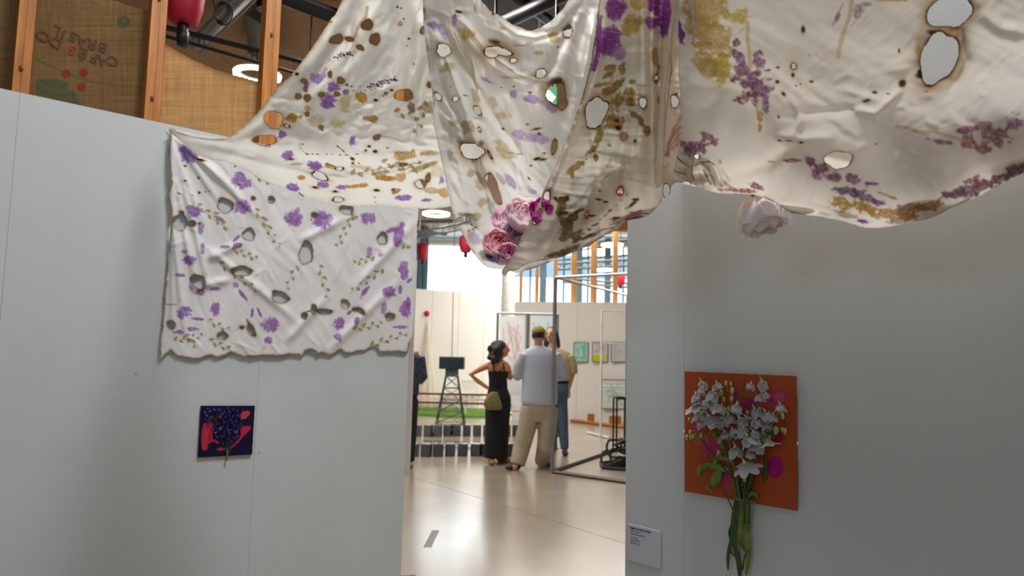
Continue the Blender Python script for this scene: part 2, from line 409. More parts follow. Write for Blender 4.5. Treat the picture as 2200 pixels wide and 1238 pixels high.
# ------------------------------------------------------------------ floor of cast slabs
fp0 = floor_at(875, 1022); fp1 = floor_at(1333, 1165); fd = fp1-fp0; fd /= np.linalg.norm(fd); fn = np.array([-fd[1], fd[0], 0])
fq = floor_at(940, 1192); gap = abs((fq-fp0).dot(fn)); 
floor = boxpart('floor', (-16, -7, -0.3), (16, 22.3, -0.02), None, None, m_joint); tag(floor, kind='structure')
floor['label'] = 'pale beige polished concrete floor'
Ff = Matrix(((fd[0], fn[0], 0), (fd[1], fn[1], 0), (0, 0, 1)))
SW = 4.2; SL = 6.5
nj = 0
for i in range(-6, 8):
    y0 = 0+i*SW
    for j in range(-4, 6):
        x0 = j*SL-2.0
        c = Ff @ Vector((x0+SL/2, y0+SW/2, 0))+Vector((fp0[0], fp0[1], 0))
        if abs(c.x) > 14 or c.y < -5 or c.y > 22: continue
        boxpart('slab', (x0+.0035, y0+.0035, -.02), (x0+SL-.0035, y0+SW-.0035, 0), Ff, (fp0[0], fp0[1], 0), m_floor, floor); nj += 1
# worn brown patch by the left wall end
bm = bmesh.new()
c = floor_at(872, 1238); vs = []
for k in range(14):
    a = 2*math.pi*k/14; r = 0.10*(1+0.3*math.sin(3*a)+0.15*math.sin(7*a)); vs.append(bm.verts.new((c[0]+r*math.cos(a)-.02, c[1]+r*1.4*math.sin(a)-.10, 0.002)))
bm.faces.new(vs)
o = from_bm('floor_patch', bm, mat('worn brown timber', (140, 82, 52), 0.7, var=0.2, scale=20)); tag(o, 'small ragged brown patch on the floor at the end of the left wall', 'patch')
# grey tape mark
bm = bmesh.new(); A = floor_at(918, 1176); B = floor_at(936, 1140); d = Vector(B-A); n = Vector((-d.y, d.x, 0)).normalized()*0.03
vs = [bm.verts.new(Vector(A)+n+Vector((0, 0, .0015))), bm.verts.new(Vector(A)-n+Vector((0, 0, .0015))), bm.verts.new(Vector(B)-n+Vector((0, 0, .0015))), bm.verts.new(Vector(B)+n+Vector((0, 0, .0015)))]
bm.faces.new(vs); bmesh.ops.recalc_face_normals(bm, faces=bm.faces)
o = from_bm('floor_tape', bm, mat('grey tape', (150, 148, 145), 0.6)); tag(o, 'short strip of grey tape stuck on the glossy floor', 'tape')

# ------------------------------------------------------------------ near partition walls, made of boards
def board_wall(name, label, org, Fm, cuts, h, th, extra_children=True):
    w = boxpart(name, (cuts[0], -th, 0), (cuts[-1], -0.012, h-0.002), Fm, org, m_wall)
    tag(w, label, kind='structure')
    for a, b in zip(cuts, cuts[1:]):
        boxpart('panel', (a+.0003, -0.012, 0), (b-.0003, 0, h), Fm, org, m_wall, w, 0.0006)
    return w
sL = [L_s(8, 600), L_s(545, 1000), L_s(880, 700)]
cutsL = [sL[0]-2.44, sL[0]-1.22, sL[0], sL[1], sL[2]]
wallL = board_wall('wall_left', 'white painted board partition on the left, patterned cloth hung on it', LB, FL, cutsL, 2.44, 0.05)
sR = [R_s(1346, 800), R_s(1470, 800)]
cutsR = [sR[0], sR[1], sR[1]+1.22, sR[1]+2.44]
wallR = board_wall('wall_right', 'white painted board partition on the right of the opening', RB, FR, cutsR, 2.44, 0.06)
# far end wall panel seen just inside the opening on the left
c = floor_at(879, 1017)
wp = boxpart('wall_inner', (-3.2, -0.06, 0), (0, 0.0, 2.6), Matrix(((1, 0, 0), (0, 1, 0), (0, 0, 1))), (c[0], c[1]+.06, 0), m_wallfar); tag(wp, 'white partition just inside the opening on the left', kind='structure')

# little screw marks
for i, (px, py, w) in enumerate([(292, 803, 'L'), (556, 972, 'L')]):
    P = at_plane(px, py, LW0, lnrm)+lnrm*0.0005
    bm = bmesh.new(); ball(bm, P, (0.003, 0.003, 0.003), 8, 6); o = from_bm('nail_head', bm, m_grey, wallL)

# ------------------------------------------------------------------ timber posts and burlap above the left wall
post_root = []
labels = ['pine post at the far left edge above the white wall', 'pine post between the printed sack and the plain sack', 'reddish pine post right of the plain sack, beside the draped cloth', 'pine post hidden behind the patterned cloth']
def post(px0, px1, ytest, lab):
    s0 = L_s(px0, ytest); s1 = L_s(px1, ytest)
    P = LB-lnrm*0.014
    r = empty('timber_post', (LB+ldir*(s0+s1)/2-lnrm*0.06), lab, 'post', 'pine posts rising above the left wall')
    boxpart('stud', (s0, -0.11, 0.0), (s1-0.008, -0.052, 4.98), FL, LB, m_pine, r, 0.002)
    boxpart('batten', (s1-0.008, -0.100, 0.0), (s1+0.022, -0.060, 4.98), FL, LB, m_pine, r, 0.002)
    for z in (2.55, 3.0, 3.4):
        bm = bmesh.new(); q = LB+ldir*((s0+s1)/2+0.006)-lnrm*0.052; ball(bm, (q[0], q[1], z), (0.008, 0.008, 0.013), 8, 6); from_bm('knot', bm, m_knot, r)
    return r
post(32, 56, 150, labels[0]); post(317, 341, 230, labels[1]); post(573, 597, 160, labels[2]); post(850, 872, 200, labels[3])

m_burlap = cloth_mat('burlap', 0.28, weave=420.0, wcol=0.5, rough=0.95, bump=0.5)
BP = LW0-lnrm*0.118
def burlap(name, box, poly, base, lab, deco=None, seed=3):
    s = Sheet(box, 3.0, poly, base, (0, 0, 4.42), 2, 1.0, seed)
    s.D = plane_depth(s.X, s.Y, BP, lnrm)
    s.D += (fbm(s.X/70, s.Y/50, seed+4, 3)-0.5)*0.004
    wv = fbm(s.X/2.2, s.Y/60, seed+8, 2)*0.5+fbm(s.X/90, s.Y/2.4, seed+9, 2)*0.5
    s.col *= (0.80+0.4*wv)[..., None]
    if deco: deco(s)
    o = s.build(name, m_burlap); tag(o, lab, 'sack cloth', 'burlap sacks stretched behind the pine posts')
    return o
def deco_mid(s):
    s.blot(560, 700, 420, 200, 0, (168, 128, 90), 0.25, 0.5)
    G = (74, 92, 62)
    s.line([(250, 525), (380, 580), (560, 665), (740, 740), (900, 785), (1100, 805), (1400, 835)], 12, (84, 104, 26), 0.8)
    s.poly([(340, 770), (440, 740), (640, 770), (660, 840), (720, 880), (760, 980), (830, 1010), (760, 1030), (560, 960), (420, 920), (350, 900)], G, 0.75, 8)
    s.line([(360, 800), (580, 880), (690, 850), (720, 760), (700, 660)], 7, (110, 120, 80), 0.8)
    for (x, y) in ((630, 700), (790, 693), (772, 828)): s.blot(x, y, 46, 46, 0, (158, 62, 52), 0.8, 0.12, 0.08, 0.4)
    s.blot(1175, 205, 66, 62, 0, G, 0.65, 0.12, 0.1, 0.5); s.blot(1175, 195, 22, 36, 0, (140, 110, 70), 0.7)
    s.line([(1060, 40), (1200, 70), (1330, 100)], 14, G, 0.55, dash=9); s.line([(1060, 90), (1180, 115), (1310, 140)], 12, G, 0.5, dash=11)
    s.line([(1000, 240), (1150, 280), (1330, 315)], 10, G, 0.6, dash=13)
    s.line([(500, 30), (700, 110), (770, 140)], 14, G, 0.5, dash=9); s.line([(650, 20), (760, 60), (840, 95)], 16, G, 0.5, dash=7); s.line([(860, 15), (930, 40)], 16, G, .5)
    s.line([(1130, 640), (1040, 960), (960, 1080)], 26, (160, 96, 78), 0.35)
def deco_l(s):
    s.line([(-60, 462), (60, 470), (150, 486)], 12, (84, 104, 26), 0.8)
burlap('burlap_sack', (-90, -120, 50, 215), [(-90, -120), (43, -120), (43, 215), (-90, 190)], (128, 100, 68), 'brown burlap sack left of the leftmost pine post', deco_l, 5)
burlap('burlap_sack', (40, -120, 342, 285), [(46, -120), (150, -100), (215, -12), (318, 22), (326, 24), (326, 285), (46, 230)], (134, 104, 68), 'burlap coffee sack printed upside down with red berries and a green leaf', deco_mid, 8)
def deco_r(s):
    for sl in (0,):
        d, t = seg_dist(s.X, s.Y, [(340, 85), (400, 118), (470, 152), (530, 168), (600, 183)])
        s.mixc(np.clip(np.exp(-(d/9)**2), 0, 1)*0.55, (120, 78, 40))
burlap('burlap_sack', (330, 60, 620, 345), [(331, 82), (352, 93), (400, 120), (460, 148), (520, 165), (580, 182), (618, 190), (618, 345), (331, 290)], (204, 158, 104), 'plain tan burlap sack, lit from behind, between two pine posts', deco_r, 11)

def text(name, body, loc, Rm, size, m, parent, bold=0.0, ax='LEFT', space=1.0):
    c = bpy.data.curves.new(name, 'FONT'); c.body = body; c.size = size; c.extrude = 0.0001; c.offset = bold; c.align_x = ax; c.space_character = space
    tmp = bpy.data.objects.new('tmp', c); me = bpy.data.meshes.new_from_object(tmp); bpy.data.objects.remove(tmp); bpy.data.curves.remove(c)
    me.materials.clear(); me.materials.append(m); me.name = name
    o = bpy.data.objects.new(name, me); COL.objects.link(o)
    Mx = Rm.to_4x4(); Mx.translation = Vector([float(q) for q in loc]); o.matrix_world = Mx
    if parent is not None: o.parent = parent; o.matrix_parent_inverse = parent.matrix_world.inverted() if parent.type != 'EMPTY' else Matrix.Translation(-parent.location)
    return o
def wall_frame(d, n, rot=0.0):            # text frame: x along d, y up, z out of the wall
    m = Matrix(((d[0], 0, n[0]), (d[1], 0, n[1]), (0, 1, 0)))
    return m @ Matrix.Rotation(rot, 3, 'Z')
m_brownink = mat('faded brown sack ink', (92, 62, 46), 0.95, var=0.25, scale=90)
m_redink = mat('faded red sack ink', (150, 58, 44), 0.95, var=0.25, scale=90)
def sacktext(body, px, py, size, m, rot=180):
    P = at_plane(px, py, BP, lnrm)+lnrm*0.0035
    text('lettering', body, P, wall_frame(ldir, lnrm, math.radians(rot)), size, m, bpy.data.objects['burlap_sack.001'], 0.0010)
_w = wall_frame(ldir, lnrm); _b = at_plane(200, 110, BP, lnrm); _best = (9, 172)
for a_ in range(150, 200):                 # slant of the printed line on the sack
    v_ = _w @ Vector((math.cos(math.radians(a_)), math.sin(math.radians(a_)), 0)); q_ = (_b+np.array(v_)*.1-EYE) @ R_CW; qx = q_[0]/q_[2]*F+CX; qy = q_[1]/q_[2]*F+CY
    e_ = abs((qy-110)/(qx-200)-.357)
    if e_ < _best[0]: _best = (e_, a_)
TROT = _best[1]
for t_, x_, y_, m_, a_ in (('C', 256, 127, 0, 174), ('A', 234, 126, 0, 174), ('F', 213, 119, 0, 171), ('\u00c9', 191, 109, 0, 170), ('S', 166, 102, 1, 170), ('D', 136, 88, 0, 170), ('O', 111, 75, 0, 170),
                           ('B', 233, 97, 0, 170), ('R', 210, 90.5, 0, 170), ('A', 190, 84, 0, 170), ('S', 168, 74, 0, 168), ('I', 144, 67, 0, 168), ('L', 134, 61, 0, 168)):
    sacktext(t_, x_, y_, 0.060, (m_brownink, m_redink)[m_], a_)

# ------------------------------------------------------------------ ceiling
HC = 5.0
ceil = boxpart('ceiling', (-16, -7, HC+0.03), (16, 22.3, HC+0.2), None, None, m_dgrey); tag(ceil, 'brown board ceiling above the exposed services', kind='structure')
for i in range(13):
    for j in range(14):
        x0 = -15.6+i*2.4; y0 = -4+j*2.7
        if y0 > 19: continue
        boxpart('ceiling_board', (x0+.006, y0+.006, HC), (x0+2.394, y0+2.694, HC+0.03), None, None, m_ceil, ceil)
# enclosing walls closed up to the ceiling
for nm, p0, p1 in (('wall_west', (-14.2, -6, 0), (-14, 22, 5.0)), ('wall_east', (14, -6, 0), (14.2, 22, 5.0)), ('wall_south', (-14, -6.2, 0), (14, -6, 5.0))):
    w = boxpart(nm, p0, p1, None, None, m_wallfar); tag(w, kind='structure')

def ring_lamp(px, py, Z, R, lab):
    c = atZ(px, py, Z); r = empty('ring_lamp', c, lab, 'lamp', 'round ring lamps hung from the ceiling')
    bm = bmesh.new(); bmesh.ops.create_circle(bm, segments=40, radius=R*0.76)
    bm.free(); bm = bmesh.new()
    seg = 40
    prof = [(R*0.80, -0.028), (R, -0.028), (R, 0.004), (R*0.80, 0.004)]
    rings = [[bm.verts.new((c[0]+rr*math.cos(2*math.pi*k/seg), c[1]+rr*math.sin(2*math.pi*k/seg), c[2]+z)) for rr, z in prof] for k in range(seg)]
    for k in range(seg):
        for q in range(4): bm.faces.new((rings[k][q], rings[k][(q+1) % 4], rings[(k+1) % seg][(q+1) % 4], rings[(k+1) % seg][q]))
    bmesh.ops.recalc_face_normals(bm, faces=bm.faces); from_bm('diffuser', bm, m_lamp, r)
    bm = bmesh.new(); prof = [(R*0.74, 0.006), (R*1.03, 0.006), (R*1.03, 0.022), (R*0.74, 0.022)]
    rings = [[bm.verts.new((c[0]+rr*math.cos(2*math.pi*k/seg), c[1]+rr*math.sin(2*math.pi*k/seg), c[2]+z)) for rr, z in prof] for k in range(seg)]
    for k in range(seg):
        for q in range(4): bm.faces.new((rings[k][q], rings[k][(q+1) % 4], rings[(k+1) % seg][(q+1) % 4], rings[(k+1) % seg][q]))
    bmesh.ops.recalc_face_normals(bm, faces=bm.faces); from_bm('housing', bm, m_white, r)
    for k in range(3):
        bm = bmesh.new(); a = 2*math.pi*k/3; tube(bm, [(c[0]+R*.9*math.cos(a), c[1]+R*.9*math.sin(a), c[2]+.05), (c[0], c[1], HC)], 0.003, 6); from_bm('cable', bm, m_black, r)
ring_lamp(553, 160, 4.55, 0.255, 'bright ring lamp seen over the plain burlap sack')
ring_lamp(937, 459, 4.3, 0.28, 'bright ring lamp just inside the opening, top left')
ring_lamp(1315, 526, 4.3, 0.28, 'ring lamp right of the hanging cloth, above the timber posts')
ring_lamp(1297, 579, 3.9, 0.25, 'smallest and farthest ring lamp between timber posts')

# black conduit pair above the left wall
def rail(pa, pb, Za, Zb, r, m, parent, nm='tube'):
    A = atZ(pa[0], pa[1], Za); B = atZ(pb[0], pb[1], Zb)
    bm = bmesh.new(); tube(bm, [A, B], r, 8); return from_bm(nm, bm, m, parent), A, B
cr = empty('cable_rail', atZ(470, 90, 3.9), 'pair of black tubes with clips running behind the posts', 'rail')
t1, A1, B1 = rail((300, 45), (700, 145), 3.95, 3.95, 0.023, m_black, cr)
t2, A2, B2 = rail((300, 62), (700, 175), 3.82, 3.82, 0.015, m_black, cr)
for f in (0.07, 0.30, 0.58, 0.82, 0.97):
    P = A1+(B1-A1)*f; Q = A2+(B2-A2)*f
    for dx in (-0.02, 0.02):
        bm = bmesh.new(); off = (B1-A1)/np.linalg.norm(B1-A1)*dx; tube(bm, [P+off, Q+off], 0.004, 6); from_bm('clip', bm, m_black, cr)
for f in (.2, .9):
    P = A1+(B1-A1)*f; bm = bmesh.new(); tube(bm, [P, (P[0], P[1], HC)], .006, 6); from_bm('hanger', bm, m_black, cr)
br = empty('ceiling_beam', atZ(680, 15, 4.4), 'thick black beam crossing the ceiling top left', 'beam')
rail((560, -25), (760, 50), 4.4, 4.4, 0.07, m_black, br, 'beam_tube')
ch = empty('cable_channel', atZ(500, 40, 4.6), 'grey metal channel running diagonally under the ceiling', 'channel')
A = atZ(415, 100, 4.75); B = atZ(535, -20, 4.75)
bm = bmesh.new(); tube(bm, [A, B], [0.085, 0.085], 4, flat=0.4); from_bm('channel_body', bm, m_grey, ch)
for o_ in (-0.075, 0.075):
    n_ = np.array([-(B-A)[1], (B-A)[0], 0]); n_ /= np.linalg.norm(n_)
    bm = bmesh.new(); tube(bm, [A+n_*o_+[0, 0, -.05], B+n_*o_+[0, 0, -.05]], 0.012, 6); from_bm('channel_lip', bm, m_grey, ch)
dk = empty('ceiling_duct', atZ(562, 90, 4.5), 'grey box duct under the brown ceiling beside a pine post', 'duct')
A = atZ(566, 36, 4.85); B = atZ(566, 118, 4.85)
bm = bmesh.new(); tube(bm, [A, B], 0.17, 4, flat=0.5); from_bm('duct_body', bm, m_dgrey, dk)
bm = bmesh.new(); c = atZ(572, 22, 4.7); tube(bm, [c, c+[0, 0, 0.1]], [0.09, 0.10], 16); o = from_bm('speaker_disc', bm, m_black); tag(o, 'dark round ceiling speaker beside the pine post', 'speaker')
# coil of black cable hanging
cc = empty('cable_coil', atY(475, 20, 3.9), 'black cable coiled up and hanging under the ceiling', 'cable')
c = atY(475, 24, 3.9)
for k in range(4):
    bm = bmesh.new(); pts = []
    for q in range(25):
        a = 2*math.pi*q/24; pts.append((c[0]+0.035*math.cos(a)*(1+.12*k)+.004*k, c[1]+0.006*k+0.01*math.sin(a), c[2]+0.062*math.sin(a)*(1+.05*k)-.003*k))
    tube(bm, pts, 0.0045, 6, cap=False); from_bm('cable_loop', bm, m_rubber, cc)
bm = bmesh.new(); P = atY(455, -10, 3.9); tube(bm, [(c[0]-.035, c[1], c[2]+.02), P, (P[0]-.02, P[1], HC)], 0.005, 6); from_bm('cable_tail', bm, m_rubber, cc)

def power_drop(px, py, Y, H, W, lab, plug=True):
    c = atY(px, py, Y); r = empty('power_drop', c, lab, 'cable reel', 'red cable reels hanging from the ceiling')
    bm = bmesh.new(); rows = [(c[0], c[1], c[2]-H/2, W*.28, W*.28), (c[0], c[1], c[2]-H*.46, W*.36, W*.36), (c[0], c[1], c[2]-H*.25, W*.46, W*.46), (c[0], c[1], c[2], W*.5, W*.5), (c[0], c[1], c[2]+H*.4, W*.5, W*.5), (c[0], c[1], c[2]+H*.5, W*.4, W*.4)]
    loft(bm, rows, 24); from_bm('housing', bm, m_red, r, True)
    if plug:
        bm = bmesh.new(); z = c[2]-H/2; loft(bm, [(c[0], c[1], z-H*.30, W*.13, W*.13), (c[0], c[1], z-H*.12, W*.16, W*.16), (c[0], c[1], z-H*.10, W*.12, W*.12), (c[0], c[1], z-H*.06, W*.15, W*.15), (c[0], c[1], z+.0, W*.14, W*.14)], 14)
        from_bm('connector', bm, m_rubber, r, True)
    bm = bmesh.new(); tube(bm, [(c[0], c[1], c[2]+H*.5), (c[0], c[1], HC)], 0.01, 6); from_bm('cable', bm, m_rubber, r)
power_drop(399, -22, 4.1, 0.44, 0.23, 'dark red cable reel with a black connector above the plain burlap sack')
power_drop(909, 541, 17.5, 0.42, 0.26, 'small red reel near the far window, beside the opening edge')
power_drop(1001, 525, 14.0, 0.34, 0.28, 'round red reel half hidden by the hanging cloth')
power_drop(1333, 600, 17.0, 0.30, 0.24, 'small red reel beside the rightmost far timber post')

# ------------------------------------------------------------------ the room beyond the opening
# left rear wall (white boards) and right rear wall with timber posts above it
A = floor_at(860, 868); B = floor_at(1092, 872)
A = atY(862, 700, 17.0); B = atY(1092, 700, 18.6)
def vwall(name, A, B, h, m, lab, th=0.1, npan=4):
    d = np.array([B[0]-A[0], B[1]-A[1], 0]); L = np.linalg.norm(d); d /= L; n = np.array([d[1], -d[0], 0])
    Fm = frame(A, d, n); org = (A[0], A[1], 0)
    w = boxpart(name, (0, -th, 0), (L, -0.012, h-.002), Fm, org, m); tag(w, lab, kind='structure')
    for k in range(npan): boxpart('panel', (L*k/npan+.004, -.012, 0), (L*(k+1)/npan-.004, 0, h), Fm, org, m, w, 0.003)
    return w, Fm, org, d, n, L
hA = at(900, 622, 1)
A2 = A+(A-B)*1.2
rearL, FmL, orgL, dL, nL, LL = vwall('wall_rear', A2, B, 2.98, m_wallfar, 'white rear wall on the left below the bright window', npan=9)
A3 = atY(1104, 700, 15.6); B3 = atY(1372, 700, 15.0); B3 = B3+(B3-A3)*1.6
rearR, FmR, orgR, dR, nR, LR = vwall('wall_rear', A3, B3, 2.60, m_wallfar, 'white rear partition on the right behind the three people', npan=5)
rearR.name = 'wall_rear_right'
# far facade with big window openings: lintel, sill, mullions
YF = 22.0
fac = boxpart('wall_facade', (-14, YF, 0), (14, YF+.2, 1.9), None, None, m_wallfar); tag(fac, 'far facade below the windows', kind='structure')
x0w = atY(916, 560, YF)[0]; x1w = atY(1086, 560, YF)[0]; zt = atY(960, 524, YF)[2]
boxpart('lintel', (-14, YF, zt), (14, YF+.2, HC), None, None, m_wallfar, fac)
boxpart('pier', (-14, YF, 1.9), (x0w, YF+.2, zt), None, None, m_teal, fac)
win = boxpart('window_1', (x0w, YF+.05, 1.9), (x0w+.06, YF+.15, zt), None, None, m_white); tag(win, 'large overexposed window above the left rear wall', kind='structure')
boxpart('window_frame', (x0w, YF+.05, zt-.06), (x1w, YF+.15, zt), None, None, m_white, win)
boxpart('window_frame', (x0w, YF+.05, 1.9), (x1w, YF+.15, 1.98), None, None, m_white, win)
for px in (978, 1040):
    x = atY(px, 560, YF)[0]; boxpart('mullion', (x-.02, YF+.06, 1.9), (x+.02, YF+.12, zt), None, None, m_white, win)
w2 = boxpart('window_2', (x1w, YF+.05, 1.9), (14, YF+.15, 1.98), None, None, m_teal); tag(w2, 'long window strip behind the timber posts', kind='structure')
for px in (1086, 1140, 1212, 1264, 1304, 1340):
    x = atY(px, 560, YF)[0]; boxpart('mullion', (x-.03, YF+.05, 1.9), (x+.03, YF+.13, zt), None, None, m_teal, w2)
# teal steel stanchions inside
def vpost(name, px0, px1, Y, z0, z1, m, lab, cat, group=None, dy=None):
    a = atY(px0, 640, Y); b = atY(px1, 640, Y); w = b[0]-a[0]; dy = dy or w*0.7
    r = empty(name, ((a[0]+b[0])/2, Y, z0), lab, cat, group)
    return r, a[0], b[0], dy
def steel(px0, px1, Y, lab):
    r, xa, xb, dy = vpost('steel_stanchion', px0, px1, Y, 0, HC, m_teal, lab, 'steel column', 'blue grey steel columns near the windows')
    w = xb-xa
    boxpart('web', (xa+w*.42, Y-.1, 0), (xb-w*.42, Y+.1, HC), None, None, m_teal, r)
    boxpart('flange', (xa, Y-.115, 0), (xb, Y-.1, HC), None, None, m_teal, r); boxpart('flange', (xa, Y+.1, 0), (xb, Y+.115, HC), None, None, m_teal, r)
    boxpart('base_plate', (xa-.01, Y-.13, 0), (xb+.01, Y+.16, .02), None, None, m_teal, r)
steel(1159, 1173, 20.5, 'blue grey steel column between second and third timber posts'); steel(1238, 1250, 21.0, 'steel column right of the fourth timber post'); steel(1299, 1311, 21.2, 'rightmost blue grey steel column')
steel(899, 906, 19.8, 'steel column at the left edge of the opening'); steel(909, 916, 19.9, 'steel column beside the overexposed window')
# white round column
c = atY(1088, 700, 17.2); c[0] = atY(1089, 700, 16.6)[0]
r = empty('round_column', (c[0], 16.6, 0), 'white round column in front of the window, below the hanging cloth', 'column')
w = (atY(1103, 700, 16.6)[0]-atY(1076, 700, 16.6)[0])/2
bm = bmesh.new(); tube(bm, [(c[0], 16.6, 0), (c[0], 16.6, HC)], w, 28); from_bm('shaft', bm, m_white, r, True)
bm = bmesh.new(); tube(bm, [(c[0], 16.6, 0), (c[0], 16.6, .12)], w*1.08, 28); from_bm('plinth', bm, m_white, r, True)
# timber posts on the rear right partition
plabs = ['thin', 'second', 'third', 'fourth', 'widest', 'rightmost']
for i, (a, b) in enumerate([(1116, 1123), (1150, 1158), (1189, 1198), (1227, 1239), (1269, 1283), (1317, 1328)]):
    Y = 15.75-(i*0.06)
    pa = atY(a, 600, Y); pb = atY(b, 600, Y)
    lab = f'{plabs[i]} timber post rising behind the rear white partition' + (', leftmost of six' if i == 0 else ', from the left' if 0 < i < 4 else '')
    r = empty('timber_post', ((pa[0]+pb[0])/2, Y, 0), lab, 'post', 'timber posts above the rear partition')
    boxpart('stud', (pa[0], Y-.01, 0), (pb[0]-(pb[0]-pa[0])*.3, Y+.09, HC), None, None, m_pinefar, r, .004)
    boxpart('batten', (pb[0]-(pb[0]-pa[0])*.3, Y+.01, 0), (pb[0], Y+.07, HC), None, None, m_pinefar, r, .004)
r = empty('timber_post', (atY(1100, 700, 16.9)[0], 16.9, 0), 'pale timber post just right of the white column', 'post', 'timber posts above the rear partition')
xa = atY(1099, 700, 16.9)[0]; xb = atY(1104, 700, 16.9)[0]
boxpart('stud', (xa, 16.85, 0), (xb, 16.95, 3.2), None, None, m_pine, r, .003); boxpart('batten', (xb-.02, 16.83, 0), (xb, 16.85, 3.2), None, None, m_pine, r)
# timber header at right of opening
P = atY(1335, 487, 8.0)
r = empty('timber_beam', P, 'short orange timber beam end above the rear ring lamp', 'beam')
boxpart('beam_timber', (P[0]-.12, 7.9, P[2]-.05), (P[0]+1.6, 8.05, P[2]+.04), None, None, m_pine, r, .004); boxpart('beam_strap', (P[0]+.3, 7.88, P[2]-.055), (P[0]+.34, 8.07, P[2]+.045), None, None, m_grey, r)
bm = bmesh.new(); tube(bm, [(P[0]+.32, 7.97, P[2]+.04), (P[0]+.32, 7.97, HC)], .008, 6); from_bm('beam_rod', bm, m_grey, r)

# overhead services: lattice of rails
def girder(name, a, b, Za, Zb, lab, dz=0.22, n=10, m=m_grey, rr=.028):
    A = atZ(a[0], a[1], Za); B = atZ(b[0], b[1], Zb)
    r = empty(name, (A+B)/2, lab, 'girder', 'overhead service girders')
    bm = bmesh.new(); tube(bm, [A, B], rr, 8); from_bm('chord', bm, m, r)
    bm = bmesh.new(); tube(bm, [A+[0, 0, dz], B+[0, 0, dz]], rr, 8); from_bm('chord', bm, m, r)
    for k in range(n):
        f0 = k/n; f1 = (k+.5)/n; f2 = (k+1)/n
        bm = bmesh.new(); tube(bm, [A+(B-A)*f0, A+(B-A)*f1+[0, 0, dz], A+(B-A)*f2], rr*.4, 5); from_bm('lacing', bm, m, r)
    for f in (0.1, 0.9):
        bm = bmesh.new(); q = A+(B-A)*f; tube(bm, [q+[0, 0, dz], [q[0], q[1], HC]], .01, 6); from_bm('hanger', bm, m, r)
girder('service_girder', (890, 512), (1010, 489), 3.9, 3.9, 'grey girder crossing the opening above the bright window', 0.12, 8)
girder('service_girder', (1190, 580), (1400, 568), 3.5, 3.5, 'dark lattice girder behind the timber posts, right', 0.14, 18, m_dgrey)
girder('service_girder', (1180, 545), (1400, 520), 4.6, 4.6, 'high dark girder under the ceiling between timber posts', 0.12, 10, m_dgrey)
girder('service_girder', (1210, 606), (1400, 622), 3.2, 3.2, 'low thin girder crossing behind the rightmost timber post', 0.10, 14, m_dgrey)
for i, (a, b, Z, rr, m, lab) in enumerate([((885, 478), (975, 476), 4.5, .05, m_grey, 'round grey pipe under ceiling, left of the hanging cloth'), ((1240, 505), (1400, 512), 4.5, .05, m_dgrey, 'dark pipe under the ceiling right of the hanging cloth'), ((1200, 560), (1400, 545), 4.4, .035, m_dgrey, 'thin dark pipe behind the timber posts'), ((885, 497), (960, 503), 4.2, .04, m_teal, 'blue grey pipe under ceiling beside the opening edge')]):
    A = atZ(a[0], a[1], Z); B = atZ(b[0], b[1], Z); r = empty('service_pipe', (A+B)/2, lab, 'pipe', 'service pipes')
    bm = bmesh.new(); tube(bm, [A, B], rr, 10); from_bm('pipe_run', bm, m, r)
    for f in (.2, .6, .9):
        q = A+(B-A)*f; bm = bmesh.new(); tube(bm, [q, [q[0], q[1], HC]], .008, 6); from_bm('hanger', bm, m, r)
        bm = bmesh.new(); t = (B-A)/np.linalg.norm(B-A)*.02; tube(bm, [q-t, q+t], rr*1.15, 12); from_bm('clamp', bm, m, r)
# near ceiling dark steel seen between the cloths at the top
for i, (a, b, Z, rr, lab) in enumerate([((1060, 60), (1330, -70), 4.3, .06, 'black steel tube crossing above the dip of the middle cloth'), ((1080, -30), (1200, 60), 4.6, .05, 'dark steel tube behind the black one, top centre')]):
    A = atZ(a[0], a[1], Z); B = atZ(b[0], b[1], Z); r = empty('ceiling_beam', (A+B)/2, lab, 'beam', 'dark tubes above the middle cloth')
    bm = bmesh.new(); tube(bm, [A, B], rr, 12); from_bm('beam_tube', bm, m_black, r, True)
    for f in (.02, .98):
        q = A+(B-A)*f; bm = bmesh.new(); tube(bm, [q, [q[0], q[1], HC]], .012, 6); from_bm('hanger', bm, m_black, r)
c = atZ(1160, 5, 4.75); r = empty('air_duct', c, 'dark grey air duct above the dip of the middle cloth', 'duct')
boxpart('duct_body', (c[0]-1.3, c[1]-.9, 4.80), (c[0]+1.5, c[1]+.9, 4.95), None, None, mat('dark duct', (48, 50, 52), .35, .6), r, .01)
for k in range(5): boxpart('duct_seam', (c[0]-1.2+k*.6, c[1]-.91, 4.78), (c[0]-1.17+k*.6, c[1]+.91, 4.96), None, None, m_grey, r)
# exit sign
c = atY(1203, 206, 5.2); r = empty('exit_sign', c, 'green exit sign glimpsed through the hole in the middle cloth', 'sign')
boxpart('sign_box', (c[0]-.13, 5.2, c[2]-.075), (c[0]-.022, 5.24, c[2]+.075), None, None, m_green, r, .003)
bm = bmesh.new(); z = c[2]; x = c[0]-.068
vs = [bm.verts.new((x+dx, 5.198, z+dz)) for dx, dz in ((-.05, -.055), (-.05, .03), (-.02, .045), (.035, -.01), (.005, -.055))]
bm.faces.new(vs); bmesh.ops.solidify(bm, geom=bm.faces[:], thickness=-.001); from_bm('sign_pictogram', bm, m_wsign, r)
bm = bmesh.new(); tube(bm, [(c[0]-.04, 5.22, c[2]+.07), (c[0]-.04, 5.22, HC)], .004, 6); from_bm('rod', bm, m_grey, r)

